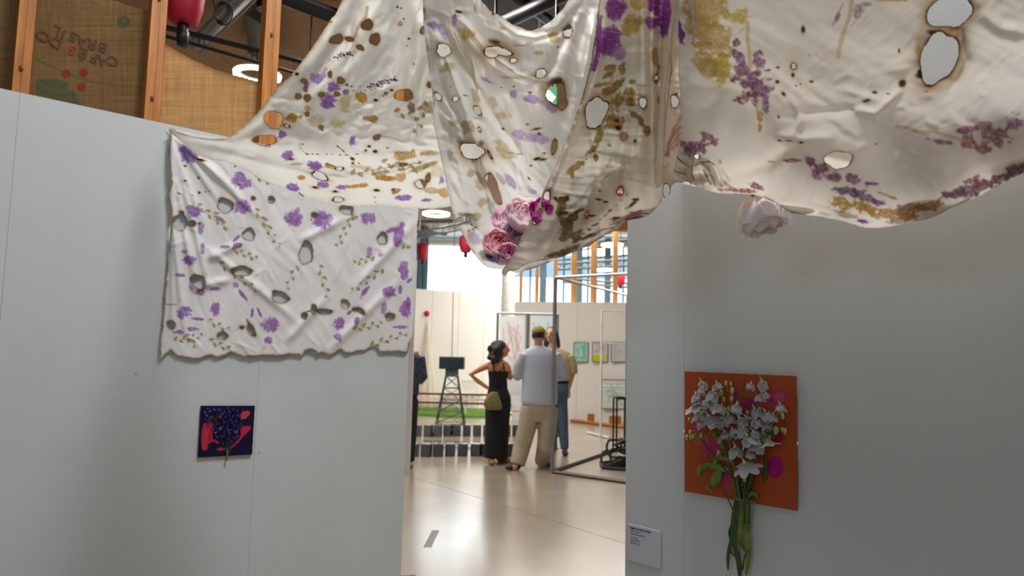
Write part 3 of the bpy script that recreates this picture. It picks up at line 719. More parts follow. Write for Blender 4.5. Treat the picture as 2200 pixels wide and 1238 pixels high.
# steel frame cube in the opening (right)
fr = empty('metal_frame', floor_at(1186, 1017), 'tall grey metal tube frame standing right of the man in the cap', 'frame')
P0 = floor_at(1186, 1017); P1 = floor_at(1349, 1040); P2 = floor_at(1345, 962)
tubeG = mat('brushed steel tube', (150, 154, 156), .3, .75); tubeD = mat('dark steel tube', (78, 74, 66), .4, .6)
def bar(parent, nm, A, B, r, m, seg=4):
    bm = bmesh.new(); tube(bm, [A, B], r, seg); return from_bm(nm, bm, m, parent)
zt_ = atY(1189, 596, P0[1])[2]
T0 = np.array([P0[0], P0[1], zt_]); T1 = np.array([P1[0], P1[1], zt_]); T2 = np.array([P2[0], P2[1], zt_])
up_ = np.array([0, 0, .02])
bar(fr, 'upright', P0, T0, .024, tubeG); bar(fr, 'upright', P2+(P0-P0), T2, .018, tubeG); bar(fr, 'upright', P1+(P1-P0)*.3, T1+(P1-P0)*.3, .02, tubeG)
bar(fr, 'bottom_rail', P0+up_, P1+(P1-P0)*.3+up_, .022, tubeD); bar(fr, 'bottom_rail', P0+up_, P2+(P2-P0)*.3+up_, .022, tubeD)
bar(fr, 'top_rail', T0, T1+(P1-P0)*.3, .018, tubeG); bar(fr, 'top_rail', T0, T2+(P2-P0)*.3, .018, tubeG)
# second rack frame: upright at x=1340 with connector
c = floor_at(1330, 1000); 
# white wheeled rack (px 1290..)
rk = empty('white_rack', floor_at(1290, 941), 'slim white tube rack on a flat foot in front of the right posters', 'rack')
Q0 = floor_at(1290, 941); Yq = Q0[1]; m_rack = mat('white tube', (214, 214, 212), .4)
ztop = atY(1296, 668, Yq)[2]; Q1 = atY(1352, 668, Yq)
bar(rk, 'upright', Q0, [Q0[0], Yq, ztop], .018, m_rack); bar(rk, 'upright', [Q1[0], Yq, 0], [Q1[0], Yq, ztop], .018, m_rack)
for py in (668, 738, 830): z = atY(1300, py, Yq)[2]; bar(rk, 'crossbar', [Q0[0], Yq, z], [Q1[0], Yq, z], .014, m_rack)
q0 = floor_at(1262, 932); q1 = floor_at(1310, 944); bm = bmesh.new(); tube(bm, [q0+[0, 0, .02], q1+[0, 0, .02]], .03, 4); from_bm('foot', bm, m_rack, rk)
# small black trolley at right edge
tr = empty('black_stand', floor_at(1325, 985), 'small black metal stand at the right edge of the opening', 'stand')
Yt = floor_at(1325, 972)[1]; xA = atY(1325, 900, Yt)[0]; xB = atY(1350, 900, Yt)[0]; zt2 = atY(1325, 857, Yt)[2]
for x, yy in ((xA, Yt), (xB, Yt), (xA, Yt+.35), (xB, Yt+.35)): bar(tr, 'leg', [x, yy, 0], [x, yy, zt2], .014, m_black)
for yy in (Yt, Yt+.35): bar(tr, 'rail', [xA, yy, zt2], [xB, yy, zt2], .014, m_black)
for x in (xA, xB): bar(tr, 'rail', [x, Yt, zt2], [x, Yt+.35, zt2], .014, m_black)
# cable pile
cp = empty('cable_pile', floor_at(1325, 1003), 'heap of coiled black cable on the floor at right', 'cable')
c = floor_at(1330, 1002); r_ = random.Random(4)
for k in range(9):
    cx = c[0]+r_.uniform(-.06, .2); cy = c[1]+r_.uniform(-.1, .25); cz = .04+k*.035; R = r_.uniform(.09, .2); tx = r_.uniform(-.5, .9); bm = bmesh.new(); pts = []
    for q in range(21):
        a = 2*math.pi*q/20; pts.append((cx+R*math.cos(a), cy+R*.7*math.sin(a), max(.02, cz+.02*math.sin(3*a)+R*tx*math.sin(a))))
    tube(bm, pts, .017, 6, cap=False); from_bm('cable_loop', bm, m_rubber, cp)
bm = bmesh.new(); e0 = floor_at(1345, 1012); e1 = floor_at(1295, 1008); e2 = floor_at(1290, 998); e3 = floor_at(1330, 992)
tube(bm, [e0+up_, (e0+e1)/2+up_-[0, .03, 0], e1+up_, e2+up_, (e2+e3)/2+up_, e3+up_*2], .02, 8); from_bm('cable_end', bm, m_rubber, cp)

# display board with drawings
db = empty('display_board', atY(1130, 900, 11.2), 'metal framed board holding two drawings behind the people', 'board')
Yb = 11.2; xa = atY(1069, 700, Yb)[0]; xb = atY(1198, 700, Yb)[0]; za = atY(1130, 862, Yb)[2]; zb = atY(1130, 674, Yb)[2]
for x in (xa, xb): bar(db, 'frame_upright', [x, Yb, 0], [x, Yb, zb], .02, tubeG)
for z in (za-.15, zb): bar(db, 'frame_rail', [xa, Yb, z], [xb, Yb, z], .02, tubeG)
for x in (xa, xb): boxpart('foot', (x-.03, Yb-.25, 0), (x+.03, Yb+.25, .025), None, None, tubeG, db)
xm = atY(1128, 700, Yb)[0]; xm2 = atY(1140, 700, Yb)[0]
paper = mat('paper with faint red drawing', (238, 240, 240), .7)
def drawn(nm, px0, py0, px1, py1, Y, base, strokes, parent=None, th=0.01):
    """flat printed sheet facing the camera side; strokes in pixel coordinates"""
    s = Sheet((px0, py0, px1, py1), 1.0, [(px0, py0), (px1, py0), (px1, py1), (px0, py1)], base, (0, 0, 1), 1, 0, 5)
    rr = ray(s.X, s.Y); s.D = np.full(s.X.shape, 0.0); s.D = Y/rr[..., 1]
    for st in strokes:
        if st[0] == 'l': s.line(st[1], st[2], st[3], st[4])
        else: s.blot(*st[1])
    return s.build(nm, m_paper, parent)
m_paper = cloth_mat('printed paper', 0.0, weave=60, wcol=.03, bump=0)
sq = lambda x, y, w, h, c, n, sd: [('l', [(x+w*random.Random(sd+i).random(), y+h*random.Random(sd+i+50).random()), (x+w*random.Random(sd+i+99).random(), y+h*random.Random(sd+i+150).random())], 2.0, c, .55) for i in range(n)]
drawn('drawing', 1073, 680, 1126, 870, Yb-.03, (238, 240, 242), sq(1080, 690, 40, 160, (214, 160, 150), 14, 3), db)
drawn('drawing', 1141, 680, 1194, 870, Yb-.03, (222, 236, 238), sq(1146, 690, 40, 60, (120, 190, 180), 6, 9), db)
bar(db, 'frame_upright', [atY(1134, 700, Yb)[0], Yb, za-.15], [atY(1134, 700, Yb)[0], Yb, zb], .03, tubeG)
# bright panel leaning low between woman and man
ls_ = empty('light_stand', atY(1106, 905, 10.4), 'bright white sheet on two legs between the woman and the man', 'panel')
drawn('sheet', 1078, 806, 1135, 850, 10.4, (252, 254, 255), [], ls_)
for px in (1084, 1130): P = atY(px, 850, 10.42); bar(ls_, 'leg', [P[0], 10.42, 0], [P[0], 10.42, atY(px, 806, 10.42)[2]], .012, m_white)

# posters on rear right partition
def poster(nm, px0, py0, px1, py1, base, strokes, lab, cat='poster', fr_m=None):
    d = plane_depth((px0+px1)/2, (py0+py1)/2, np.array(orgR)+np.array(nR)*.03, np.array(nR))
    Y = float(at((px0+px1)/2, (py0+py1)/2, d)[1])-.03
    r = empty(nm, atY((px0+px1)/2, py1, Y), lab, cat, 'drawings on the right rear wall')
    drawn('sheet', px0+1, py0+1, px1-1, py1-1, Y-.006, base, strokes, r)
    a = atY(px0, py0, Y); b = atY(px1, py1, Y); t = .018
    fm = fr_m or tubeG
    for p0, p1 in (((a[0], Y-.01, b[2]), (a[0]+t, Y+.01, a[2])), ((b[0]-t, Y-.01, b[2]), (b[0], Y+.01, a[2])), ((a[0]+t, Y-.01, a[2]-t), (b[0]-t, Y+.01, a[2])), ((a[0]+t, Y-.01, b[2]), (b[0]-t, Y+.01, b[2]+t))):
        boxpart('frame_side', p0, p1, None, None, fm, r)
poster('poster', 1232, 735, 1264, 779, (170, 214, 200), sq(1236, 740, 24, 34, (70, 170, 140), 10, 21)+sq(1236, 740, 24, 34, (210, 235, 228), 6, 31), 'teal green framed drawing right of the man in tan')
poster('poster', 1272, 735, 1306, 779, (214, 212, 200), [('b', (1281, 770, 9, 9, 0, (226, 226, 20), 1.0, .1, .05, .1)), ('b', (1298, 770, 6, 8, 0, (226, 226, 110), 0.9, .1, .05, .1))]+sq(1276, 740, 24, 18, (160, 160, 160), 5, 3), 'framed drawing with a yellow square')
poster('poster', 1312, 735, 1348, 779, (212, 212, 212), sq(1316, 740, 28, 34, (180, 180, 185), 8, 61), 'pale framed drawing beside the opening edge, upper')
poster('poster', 1292, 815, 1345, 880, (222, 228, 222), sq(1300, 822, 40, 50, (130, 200, 160), 9, 71)+sq(1300, 822, 40, 50, (170, 170, 200), 4, 81), 'green scribble drawing low on the right rear wall')
# timber skids along the bottom of rear partition
for i, (a, b) in enumerate([(1219, 1232), (1262, 1276), (1310, 1332)]):
    P = floor_at((a+b)/2, 903+(a-1219)*.12); w = (floor_at(b, 903)-floor_at(a, 903))[0]
    o = boxpart('timber_block', (P[0]-w/2, P[1]-.06, 0), (P[0]+w/2, P[1]+.06, .19), None, None, m_pine, None, .006); tag(o, ['pine block at the foot of the rear partition, leftmost', 'pine block, middle one at the foot of the rear partition', 'wide pine block at the wall foot beside the white rack'][i], 'timber block', 'pine blocks at the wall foot')
a = floor_at(1214, 905); b = floor_at(1345, 921)
bm = bmesh.new(); tube(bm, [a+[0, 0, .03], b+[0, 0, .03]], .035, 4); o = from_bm('timber_plank', bm, m_pine); tag(o, 'long orange timber plank lying at the foot of the rear partition', 'plank')

# turf disc, tower, cone, fence, blocks
tc = floor_at(985, 893); Rt = 2.15
bm = bmesh.new(); loft(bm, [(tc[0], tc[1]+.6, 0.001, 1.34, 1.1), (tc[0], tc[1]+.6, .045, 1.32, 1.08)], 48); o = from_bm('turf_disc', bm, m_turf); tag(o, 'round green artificial turf on the floor by the rear wall', 'turf')
Yc = floor_at(908, 886)[1]+.5; c = atY(916, 800, Yc); zb_ = .05; ztop = atY(917, 690, Yc)[2]; wb = (atY(938, 880, Yc)[0]-atY(889, 880, Yc)[0])/2; cxb = atY(913.5, 880, Yc)[0]
r = empty('fabric_cone', (cxb, Yc, 0), 'tall pleated white fabric cone standing on the turf', 'sculpture')
bm = bmesh.new(); rows = []; seg = 60; rings = []
for i in range(14):
    t = i/13; z = zb_+(ztop-zb_)*t; R = wb*(1-t)**1.12*.98+.03*(1-t)+.012; ring = []
    for k in range(seg):
        a = 2*math.pi*k/seg; q = R*(1+.07*math.sin(10*a)*(1-.3*t)); ring.append(bm.verts.new((cxb+(c[0]-cxb)*t+q*math.cos(a), Yc+q*math.sin(a), z)))
    rings.append(ring)
for A_, B_ in zip(rings, rings[1:]):
    for k in range(seg): bm.faces.new((A_[k], A_[(k+1) % seg], B_[(k+1) % seg], B_[k]))
bm.faces.new(rings[-1]); bm.faces.new(rings[0][::-1])
from_bm('pleated_cover', bm, m_tan, r, True)
bm = bmesh.new(); tube(bm, [(c[0], Yc, ztop-.1), (c[0], Yc, ztop+.2)], .012, 8); from_bm('finial_rod', bm, m_white, r)
cb = atY(917, 674, Yc); bm = bmesh.new(); ball(bm, cb, .072, 20, 14); from_bm('red_ball', bm, m_red, r, True)
# water tower model
Yw = floor_at(968, 935)[1]; r = empty('model_water_tower', (atY(969, 900, Yw)[0], Yw, 0), 'model water tower with a black tank on lattice legs', 'sculpture')
zT = atY(970, 793, Yw)[2]; zt3 = atY(970, 768, Yw)[2]; xc = atY(971, 800, Yw)[0]; wt = (atY(998, 780, Yw)[0]-atY(945, 780, Yw)[0])/2; wl = (atY(986, 800, Yw)[0]-atY(956, 800, Yw)[0])/2; wbt = (atY(1006, 930, Yw)[0]-atY(935, 930, Yw)[0])/2
boxpart('tank', (xc-wt, Yw-wt*.7, zT), (xc+wt, Yw+wt*.7, zt3), None, None, m_tank, r, .01)
boxpart('tank_lid', (xc-wt*1.02, Yw-wt*.72, zt3), (xc+wt*1.02, Yw+wt*.72, zt3+.012), None, None, mat('blue steel lid', (88, 120, 140), .3, .4), r)
boxpart('valve_box', (xc-wl*.9, Yw-wl*.7, zT-.13), (xc+wl*.9, Yw+wl*.7, zT-.005), None, None, mat('rusty blue metal', (74, 84, 96), .5, .3, var=.35, scale=25), r, .006)
zl = zT-.13; lv = 5; lg = [(-1, -1), (1, -1), (1, 1), (-1, 1)]; mt = mat('dark tower steel', (60, 60, 56), .5, .3)
def tp(k, t): sx, sy = lg[k % 4]; w_ = wl*.85+(wbt*.95-wl*.85)*(1-t); return np.array([xc+sx*w_, Yw+sy*w_*.75, zl*t])
for k in range(4): bar(r, 'leg', tp(k, 0), tp(k, 1), .011, mt, 6)
for j in range(lv):
    t0, t1 = j/lv, (j+1)/lv
    for k in range(4):
        bar(r, 'brace', tp(k, t0), tp(k+1, t1), .005, mt, 5); bar(r, 'brace', tp(k+1, t0), tp(k, t1), .005, mt, 5); bar(r, 'girt', tp(k, t1), tp(k+1, t1), .006, mt, 5)
bar(r, 'suspension_wire', [xc-.01, Yw, zt3], [atY(976, 470, Yw)[0], Yw, HC], .006, m_black, 6)
# stump rings of dark blocks with bright tops
def block_row(pys, px0, px1, n, hpx, grp, lab, warm=False):
    for i in range(n):
        px = px0+(px1-px0)*(i+.5)/n; P = floor_at(px, pys+random.uniform(-1, 1)); Y = P[1]; wpx = (px1-px0)/n*.78
        w = (atY(px+wpx/2, pys, Y)[0]-atY(px-wpx/2, pys, Y)[0]); h = atY(px, pys-hpx, Y)[2]
        rr = empty('grey_block', P, lab(i), 'block', grp)
        a = random.uniform(-.25, .25); Rm = Matrix.Rotation(a, 3, 'Z')
        boxpart('block_body', (-w/2, 0, 0), (w/2, w, h), Rm, P, m_stump, rr, .012)
        boxpart('block_top', (-w/2+.01, .01, h), (w/2-.01, w-.01, h+.006), Rm, P, m_mirror, rr)
onames = ['first', 'second', 'third', 'fourth', 'fifth', 'sixth', 'seventh', 'eighth', 'ninth', 'tenth', 'eleventh', 'twelfth']
block_row(982, 872, 1114, 9, 27, 'front row of grey blocks', lambda i: f'{onames[i]} dark grey block from the left in the front row')
block_row(938, 885, 1120, 11, 24, 'back row of grey blocks', lambda i: f'{onames[i]} grey block from the left in the back row')
mt2 = boxpart('mirror_sheet', (floor_at(895, 962)[0], floor_at(1000, 965)[1], .0), (floor_at(1062, 962)[0], floor_at(1000, 952)[1], .03), None, None, m_mirror, None, .005); tag(mt2, 'low shiny mirror sheet lying between the two rows of blocks', 'mirror')
# white picket fence and rails with stripes
Yp = floor_at(1000, 884)[1]+.3; r = empty('picket_fence', atY(1005, 880, Yp), 'low white picket fence and benches on the turf', 'fence')
for k in range(9):
    x = atY(992+k*4.2, 850, Yp)[0]; boxpart('picket', (x-.012, Yp-.01, .05), (x+.012, Yp+.01, atY(1000, 817, Yp)[2]), None, None, m_white, r)
for py in (818, 846): z = atY(1000, py, Yp)[2]; boxpart('fence_rail', (atY(990, 850, Yp)[0], Yp-.02, z-.02), (atY(1030, 850, Yp)[0], Yp+.02, z+.01), None, None, m_white, r)
for k in range(6):
    x = atY(962+k*13, 880, Yp)[0]; bar(r, 'bench_leg', [x, Yp-.1, .05], [x+.03, Yp-.1, atY(970, 850, Yp)[2]], .02, m_white, 6)
z = atY(1000, 850, Yp)[2]; boxpart('bench_top', (atY(958, 850, Yp)[0], Yp-.2, z), (atY(1032, 850, Yp)[0], Yp, z+.03), None, None, m_white, r)
Ys = 16.2
z = atY(1000, 859, Ys)[2]; o = empty('low_rail_fence', (atY(1000, 859, Ys)[0], Ys, 0), 'low fence of maroon and cream rails along the rear wall', 'fence')
for i, py in enumerate((848, 859, 867)):
    z = atY(1000, py, Ys)[2]; boxpart('rail', (atY(884, py, Ys)[0], Ys-.02, z-.022), (atY(1126, py, Ys)[0], Ys+.02, z+.022), None, None, m_maroon if i != 1 else m_tan, o)
for px in (890, 945, 1000, 1055, 1110): boxpart('rail_post', (atY(px, 859, Ys)[0]-.02, Ys+.02, 0), (atY(px, 859, Ys)[0]+.02, Ys+.05, atY(px, 846, Ys)[2]), None, None, m_white, o)
# neighbouring building outside the window strip
Yo = 45.0; bl = empty('neighbour_building', (14, Yo, 0), 'pale blue grey building outside the window strip', 'building')
m_roof = mat('pale blue grey roofing', (84, 108, 118), .8); m_ow = mat('pale outside wall', (190, 198, 202), .8)
za_ = atY(1200, 600, Yo)[2]; zb2 = atY(1200, 560, Yo)[2]; xo = atY(1110, 600, Yo)[0]
bm = bmesh.new(); bx(bm, (xo, Yo, 0), (xo+30, Yo+8, za_)); from_bm('outer_wall', bm, m_ow, bl)
bm = bmesh.new(); vs = [bm.verts.new(v) for v in ((xo-.4, Yo-.4, za_), (xo+30, Yo-.4, za_), (xo+30, Yo+6, zb2+1.2), (xo+2.0, Yo+6, zb2+1.2))]; bm.faces.new(vs); bmesh.ops.solidify(bm, geom=bm.faces[:], thickness=.2); from_bm('roof', bm, m_roof, bl)
bm = bmesh.new(); bx(bm, (-60, 34.5, -.5), (60, 90, -.3)); o = from_bm('ground', bm, mat('outside paving', (190, 190, 186), .9)); tag(o, 'pale ground outside the windows', kind='structure')

# ------------------------------------------------------------------ printed and burnt cloths
m_cloth = cloth_mat('printed cotton', 0.44)
m_cloth_wall = cloth_mat('printed cotton on wall', 0.12)
PUR = (150, 96, 172); VIO = (138, 96, 176); OCH = (196, 158, 84); OLV = (140, 126, 52); BRN = (150, 108, 50); TAN = (206, 182, 132); LAV = (190, 160, 208); MAR = (128, 66, 90)
def cord(parent, px, py, d, top=(0, 0)):
    P = at(px, py, d); bm = bmesh.new(); tube(bm, [P, (P[0]+top[0], P[1]+top[1], HC)], 0.004, 6); from_bm('cord', bm, m_white, parent)

# --- A: cloth pinned flat on the left wall
TA = (340, 250, 2.252)
pa = [(30, 50), (60, 70), (50, 160), (58, 250), (66, 320), (46, 372), (62, 440), (60, 560), (42, 740), (28, 920), (14, 1060), (8, 1168), (30, 1160), (58, 1132), (80, 1150), (120, 1166), (200, 1174), (228, 1160), (262, 1158), (292, 1168), (345, 1146), (380, 1146), (410, 1162), (520, 1157), (600, 1159), (640, 1150), (698, 1154), (712, 1136), (740, 1128), (762, 1136), (770, 1152), (790, 1144), (838, 1152), (866, 1136), (886, 1130), (908, 1148), (950, 1140), (1005, 1132), (1020, 1120), (1045, 1110), (1062, 1124), (1072, 1140), (1110, 1140), (1160, 1138), (1196, 1142), (1214, 1122), (1216, 1085), (1232, 1050), (1246, 900), (1250, 700), (1252, 550), (1262, 440), (1262, 300), (700, 170), (300, 105), (120, 70)]
A = Sheet((338, 262, 910, 778), 2.0, [(x/2.252+340, y/2.252+250) for x, y in pa], (232, 230, 228), TA, 2, 1.2, 21)
for args in [(150, 180, 55, 60), (400, 315, 56, 50), (405, 440, 52, 44), (175, 460, 50, 44), (205, 540, 20, 42), (655, 495, 55, 55), (795, 500, 55, 55), (1015, 490, 44, 40), (385, 625, 32, 16), (322, 632, 30, 13), (1025, 655, 24, 26), (1075, 670, 24, 16), (1188, 745, 30, 46), (105, 770, 34, 12), (150, 700, 44, 30), (215, 640, 13, 38), (125, 655, 20, 12), (160, 820, 16, 30), (205, 850, 30, 24), (275, 835, 34, 12), (374, 820, 24, 18), (125, 945, 46, 42), (275, 935, 27, 44), (105, 1045, 34, 12), (168, 1030, 36, 14), (540, 1010, 54, 42), (532, 1082, 26, 22), (872, 1005, 40, 42), (870, 1068, 28, 26), (1090, 930, 20, 38), (1195, 935, 36, 44), (1175, 1020, 48, 10), (1118, 850, 44, 36)]:
    if args[2] > 25: A.flower(args[0], args[1], args[2], PUR if args[0] > 260 else VIO, .95, 9, args[3]/args[2])
    A.blot(args[0], args[1], args[2]*.8, args[3]*.8, 0, PUR if args[0] > 260 else VIO, .6, .3, .7, .7)
for (x, y, rx, ry, g) in [(1165, 570, 28, 60, 15), (1130, 550, 40, 12, -20), (1215, 795, 18, 8, -40), (1170, 840, 12, 24, 0), (410, 865, 34, 10, 50), (455, 950, 8, 24, 10), (490, 950, 9, 28, -25), (435, 995, 8, 18, -30), (1000, 850, 42, 12, -52), (925, 950, 18, 10, -30), (960, 990, 12, 22, 20), (60, 910, 40, 5, 0), (190, 980, 40, 8, 5), (1210, 900, 12, 30, 0), (300, 500, 22, 12, 30), (380, 590, 26, 8, -40)]:
    A.blot(x, y, rx, ry, g, PUR, .75, .25, .4, .5)
for p0, p1, n in [((470, 450), (590, 635), 9), ((505, 495), (545, 560), 3), ((940, 480), (862, 640), 8), ((190, 430), (345, 550), 8), ((360, 645), (485, 692), 7), ((295, 710), (490, 850), 8), ((1085, 740), (930, 852), 8), ((1040, 680), (942, 716), 6), ((780, 720), (825, 890), 6), ((668, 725), (615, 850), 5), ((245, 990), (350, 1040), 5), ((80, 1085), (225, 1060), 7), ((950, 1030), (1095, 1000), 7), ((1030, 1110), (1212, 1045), 8), ((250, 1085), (372, 1140), 6), ((270, 470), (340, 550), 4), ((470, 290), (560, 330), 5), ((130, 1060), (190, 1120), 4), ((930, 480), (960, 500), 3), ((1190, 640), (1210, 620), 2)]:
    A.sprig(p0, p1, (172, 156, 104), 5, n, 19, .85)
for (x, y, rx, ry, g) in [(325, 430, 40, 30, 20), (105, 512, 38, 34, 0), (160, 520, 20, 14, 0), (113, 468, 11, 11, 0), (460, 397, 9, 9, 0), (548, 403, 13, 16, 0), (438, 572, 30, 26, 20), (912, 450, 30, 22, 0), (755, 478, 13, 13, 0), (1085, 590, 25, 27, 0), (715, 660, 34, 50, 10), (405, 748, 46, 23, 8), (195, 800, 30, 38, -30), (590, 875, 43, 26, 10), (708, 965, 16, 15, 0), (752, 932, 13, 20, 0), (805, 945, 30, 12, 0), (905, 908, 20, 20, 30), (950, 935, 10, 9, 0), (980, 942, 22, 11, 30), (1120, 970, 20, 19, 0), (62, 1008, 20, 18, 0), (310, 1062, 22, 19, 0), (450, 1035, 17, 30, -30), (405, 1022, 9, 7, 0)]:
    A.hole(x, y, rx, ry, g, burn=3.0, dark=.8, smoke=3.5)
A.line([(722, 945), (745, 940)], 6, (50, 36, 26), .9)
A.spots([(130, 240, 8, 4, 0), (195, 298, 7, 6, 0), (130, 312, 7, 4, 0), (198, 370, 7, 6, 0), (165, 382, 4, 3, 0), (228, 366, 5, 3, 0), (248, 362, 4, 3, 0), (100, 374, 9, 3, 20), (372, 242, 6, 4, 0), (205, 210, 24, 6, 10), (390, 330, 6, 5, 0), (200, 520, 6, 6, 0), (740, 500, 5, 4, 0)])
A.burn_edge(2.4, lambda X, Y: np.where((Y > 735) | (X < 380), 1, 0.1), .95)
A.D = plane_depth(A.X, A.Y, LW0+lnrm*0.016, lnrm)
u0 = (365, 283)
for q in [(430, 470), (405, 560), (385, 640), (470, 430), (520, 420), (372, 700), (450, 620), (560, 470)]:
    A.fold([u0, q], 7, -0.008)
for q in [((372, 460), (395, 700)), ((395, 490), (430, 640)), ((700, 760), (860, 600)), ((760, 620), (890, 480)), ((640, 520), (740, 470)), ((400, 620), (500, 600)), ((880, 460), (884, 740)), ((440, 560), (520, 520)), ((610, 740), (700, 640)), ((430, 520), (640, 690))]:
    A.fold(list(q), 9, -0.009)
A.wrinkle(60, 26, 0.003, 4, 41); A.wrinkle(110, 60, 0.004, 3, 43); A.creases(60, (360, 300, 890, 760), 20, 80, 4, .0018, (20, 160), 4)
A.D += np.exp(-np.maximum(A.X-355, 0)/14)*0.0

m_pin = mat('steel pin', (170, 170, 170), .3, .9)
cl = empty('draped_cloth', at(365, 285, float(plane_depth(365, 285, LW0, lnrm))), 'burnt purple flowered cloth pinned to the left wall and swagged up to the ceiling', 'cloth', 'printed and burnt cloths')
A.build('wall_panel', m_cloth_wall, cl)

# --- B: swag running from the pin up to the ceiling
TB = (600, 0, 2.58)
pb = [(815, -230), (735, 0), (712, 38), (683, 84), (655, 122), (639, 145), (618, 168), (600, 184), (575, 215), (542, 254), (516, 277), (494, 294), (470, 299), (420, 294), (385, 284), (362, 277), (374, 292), (398, 312), (429, 337), (466, 345), (504, 354), (540, 372), (571, 390), (611, 403), (640, 418), (672, 430), (722, 441), (784, 443), (828, 442), (880, 447), (930, 449), (985, 440), (1036, 420), (1048, 380), (1046, 300), (1010, 100), (975, -230)]
B = Sheet((358, -230, 1054, 456), 2.2, pb, (234, 231, 222), TB, 2, 1.0, 61)
B.depth_pts([(363, 277, 2.86), (400, 300, 2.83), (470, 299, 2.66), (520, 277, 2.52), (600, 184, 2.34), (683, 84, 2.2), (735, 0, 2.1), (815, -230, 1.98), (950, -230, 1.95), (910, 0, 2.0), (800, 100, 2.08), (700, 220, 2.17), (600, 300, 2.32), (500, 325, 2.62), (430, 335, 2.80), (504, 353, 2.70), (571, 389, 2.66), (640, 417, 2.60), (722, 441, 2.52), (784, 443, 2.48), (880, 446, 2.45), (985, 436, 2.40), (700, 350, 2.22), (620, 360, 2.38), (800, 330, 2.10), (920, 320, 2.08), (930, 180, 2.03), (850, 395, 2.22), (950, 390, 2.20), (740, 400, 2.34)])
for (x, y, r, q) in [(215, 440, 40, .9), (300, 480, 52, .8), (270, 560, 58, .95), (370, 512, 26, .9), (405, 785, 24, 1.7), (45, 860, 50, .7), (15, 745, 30, 1.), (190, 915, 52, .6), (200, 925, 60, .4), (75, 1040, 48, .6), (245, 1025, 46, .5), (345, 1040, 34, .55), (690, 1095, 60, .35), (900, 1000, 22, 1.6), (820, 1110, 40, .3), (-70, 800, 40, .6), (150, 470, 20, 1.4)]:
    B.flower(x, y, r, PUR, .95, 5, q); B.blot(x, y, r*.75, r*.75*q, 0, VIO, .72, .3, .6, .5)
B.blot(240, 420, 20, 45, 30, LAV, .8); B.blot(190, 430, 20, 40, -25, LAV, .8)
for (x, y, rx, ry, g, c, a) in [(450, 540, 44, 32, 0, (198, 150, 60), .85), (510, 660, 38, 22, 0, (186, 130, 50), .8), (75, 655, 44, 28, -25, (176, 136, 50), .9), (155, 600, 24, 16, 10, OCH, .6), (365, 570, 36, 60, 20, (214, 200, 130), .7), (320, 680, 50, 34, 0, (214, 200, 140), .6), (200, 660, 50, 30, 0, TAN, .5), (735, 595, 22, 34, -20, (130, 100, 60), .7), (830, 590, 44, 44, 0, (150, 130, 90), .6), (690, 860, 76, 32, -5, (178, 140, 80), .75), (820, 850, 60, 18, -8, (190, 150, 96), .7), (560, 960, 50, 16, -10, OLV, .5), (600, 990, 66, 16, 5, (186, 120, 50), .85), (672, 985, 40, 26, -10, (196, 158, 90), .8), (790, 930, 90, 14, -22, OLV, .6), (440, 1030, 66, 18, -4, (192, 138, 50), .85), (120, 985, 28, 14, 0, (192, 138, 50), .8), (640, 1062, 28, 14, -20, (150, 96, 40), .7), (850, 1058, 50, 18, 5, (188, 150, 90), .6), (910, 1066, 30, 30, 0, (190, 140, 60), .6), (470, 930, 70, 16, 8, TAN, .6), (275, 920, 30, 14, 20, (190, 140, 60), .8), (90, 910, 46, 12, -5, (180, 160, 110), .6), (880, 960, 50, 40, 0, TAN, .4)]:
    B.blot(x, y, rx, ry, g, c, a, .3, .6, .6)
B.sprig((640, 620), (820, 660), (146, 126, 80), 6, 5, 26, .7); B.sprig((800, 560), (760, 750), (146, 126, 80), 6, 6, 30, .7); B.sprig((400, 965), (840, 905), (140, 120, 70), 5, 12, 24, .65); B.sprig((570, 900), (860, 960), (140, 118, 70), 5, 8, 26, .6)
B.line([(488, 40), (478, 90), (440, 150), (418, 205)], 12, (168, 130, 80), .7)
B.line([(200, 390), (250, 350), (330, 330)], 3, (190, 160, 110), .6)
rr = random.Random(12)
for cx, cy, wx, wy, n, g in [(340, 310, 48, 16, 40, -.3), (400, 295, 30, 14, 16, -.3), (550, 468, 95, 18, 90, -.28), (640, 440, 16, 8, 14, 0)]:
    for i in range(n):
        t = rr.gauss(0, .5); y = cy+t*wx*g*1.0+rr.gauss(0, .5)*wy; B.blot(cx+t*wx, y, rr.uniform(3, 7), rr.uniform(3, 5), 0, (84, 44, 74), .85, .4, .2, .2)
B.line([(300, 345), (250, 390), (200, 400)], 2.5, (180, 150, 110), .6)
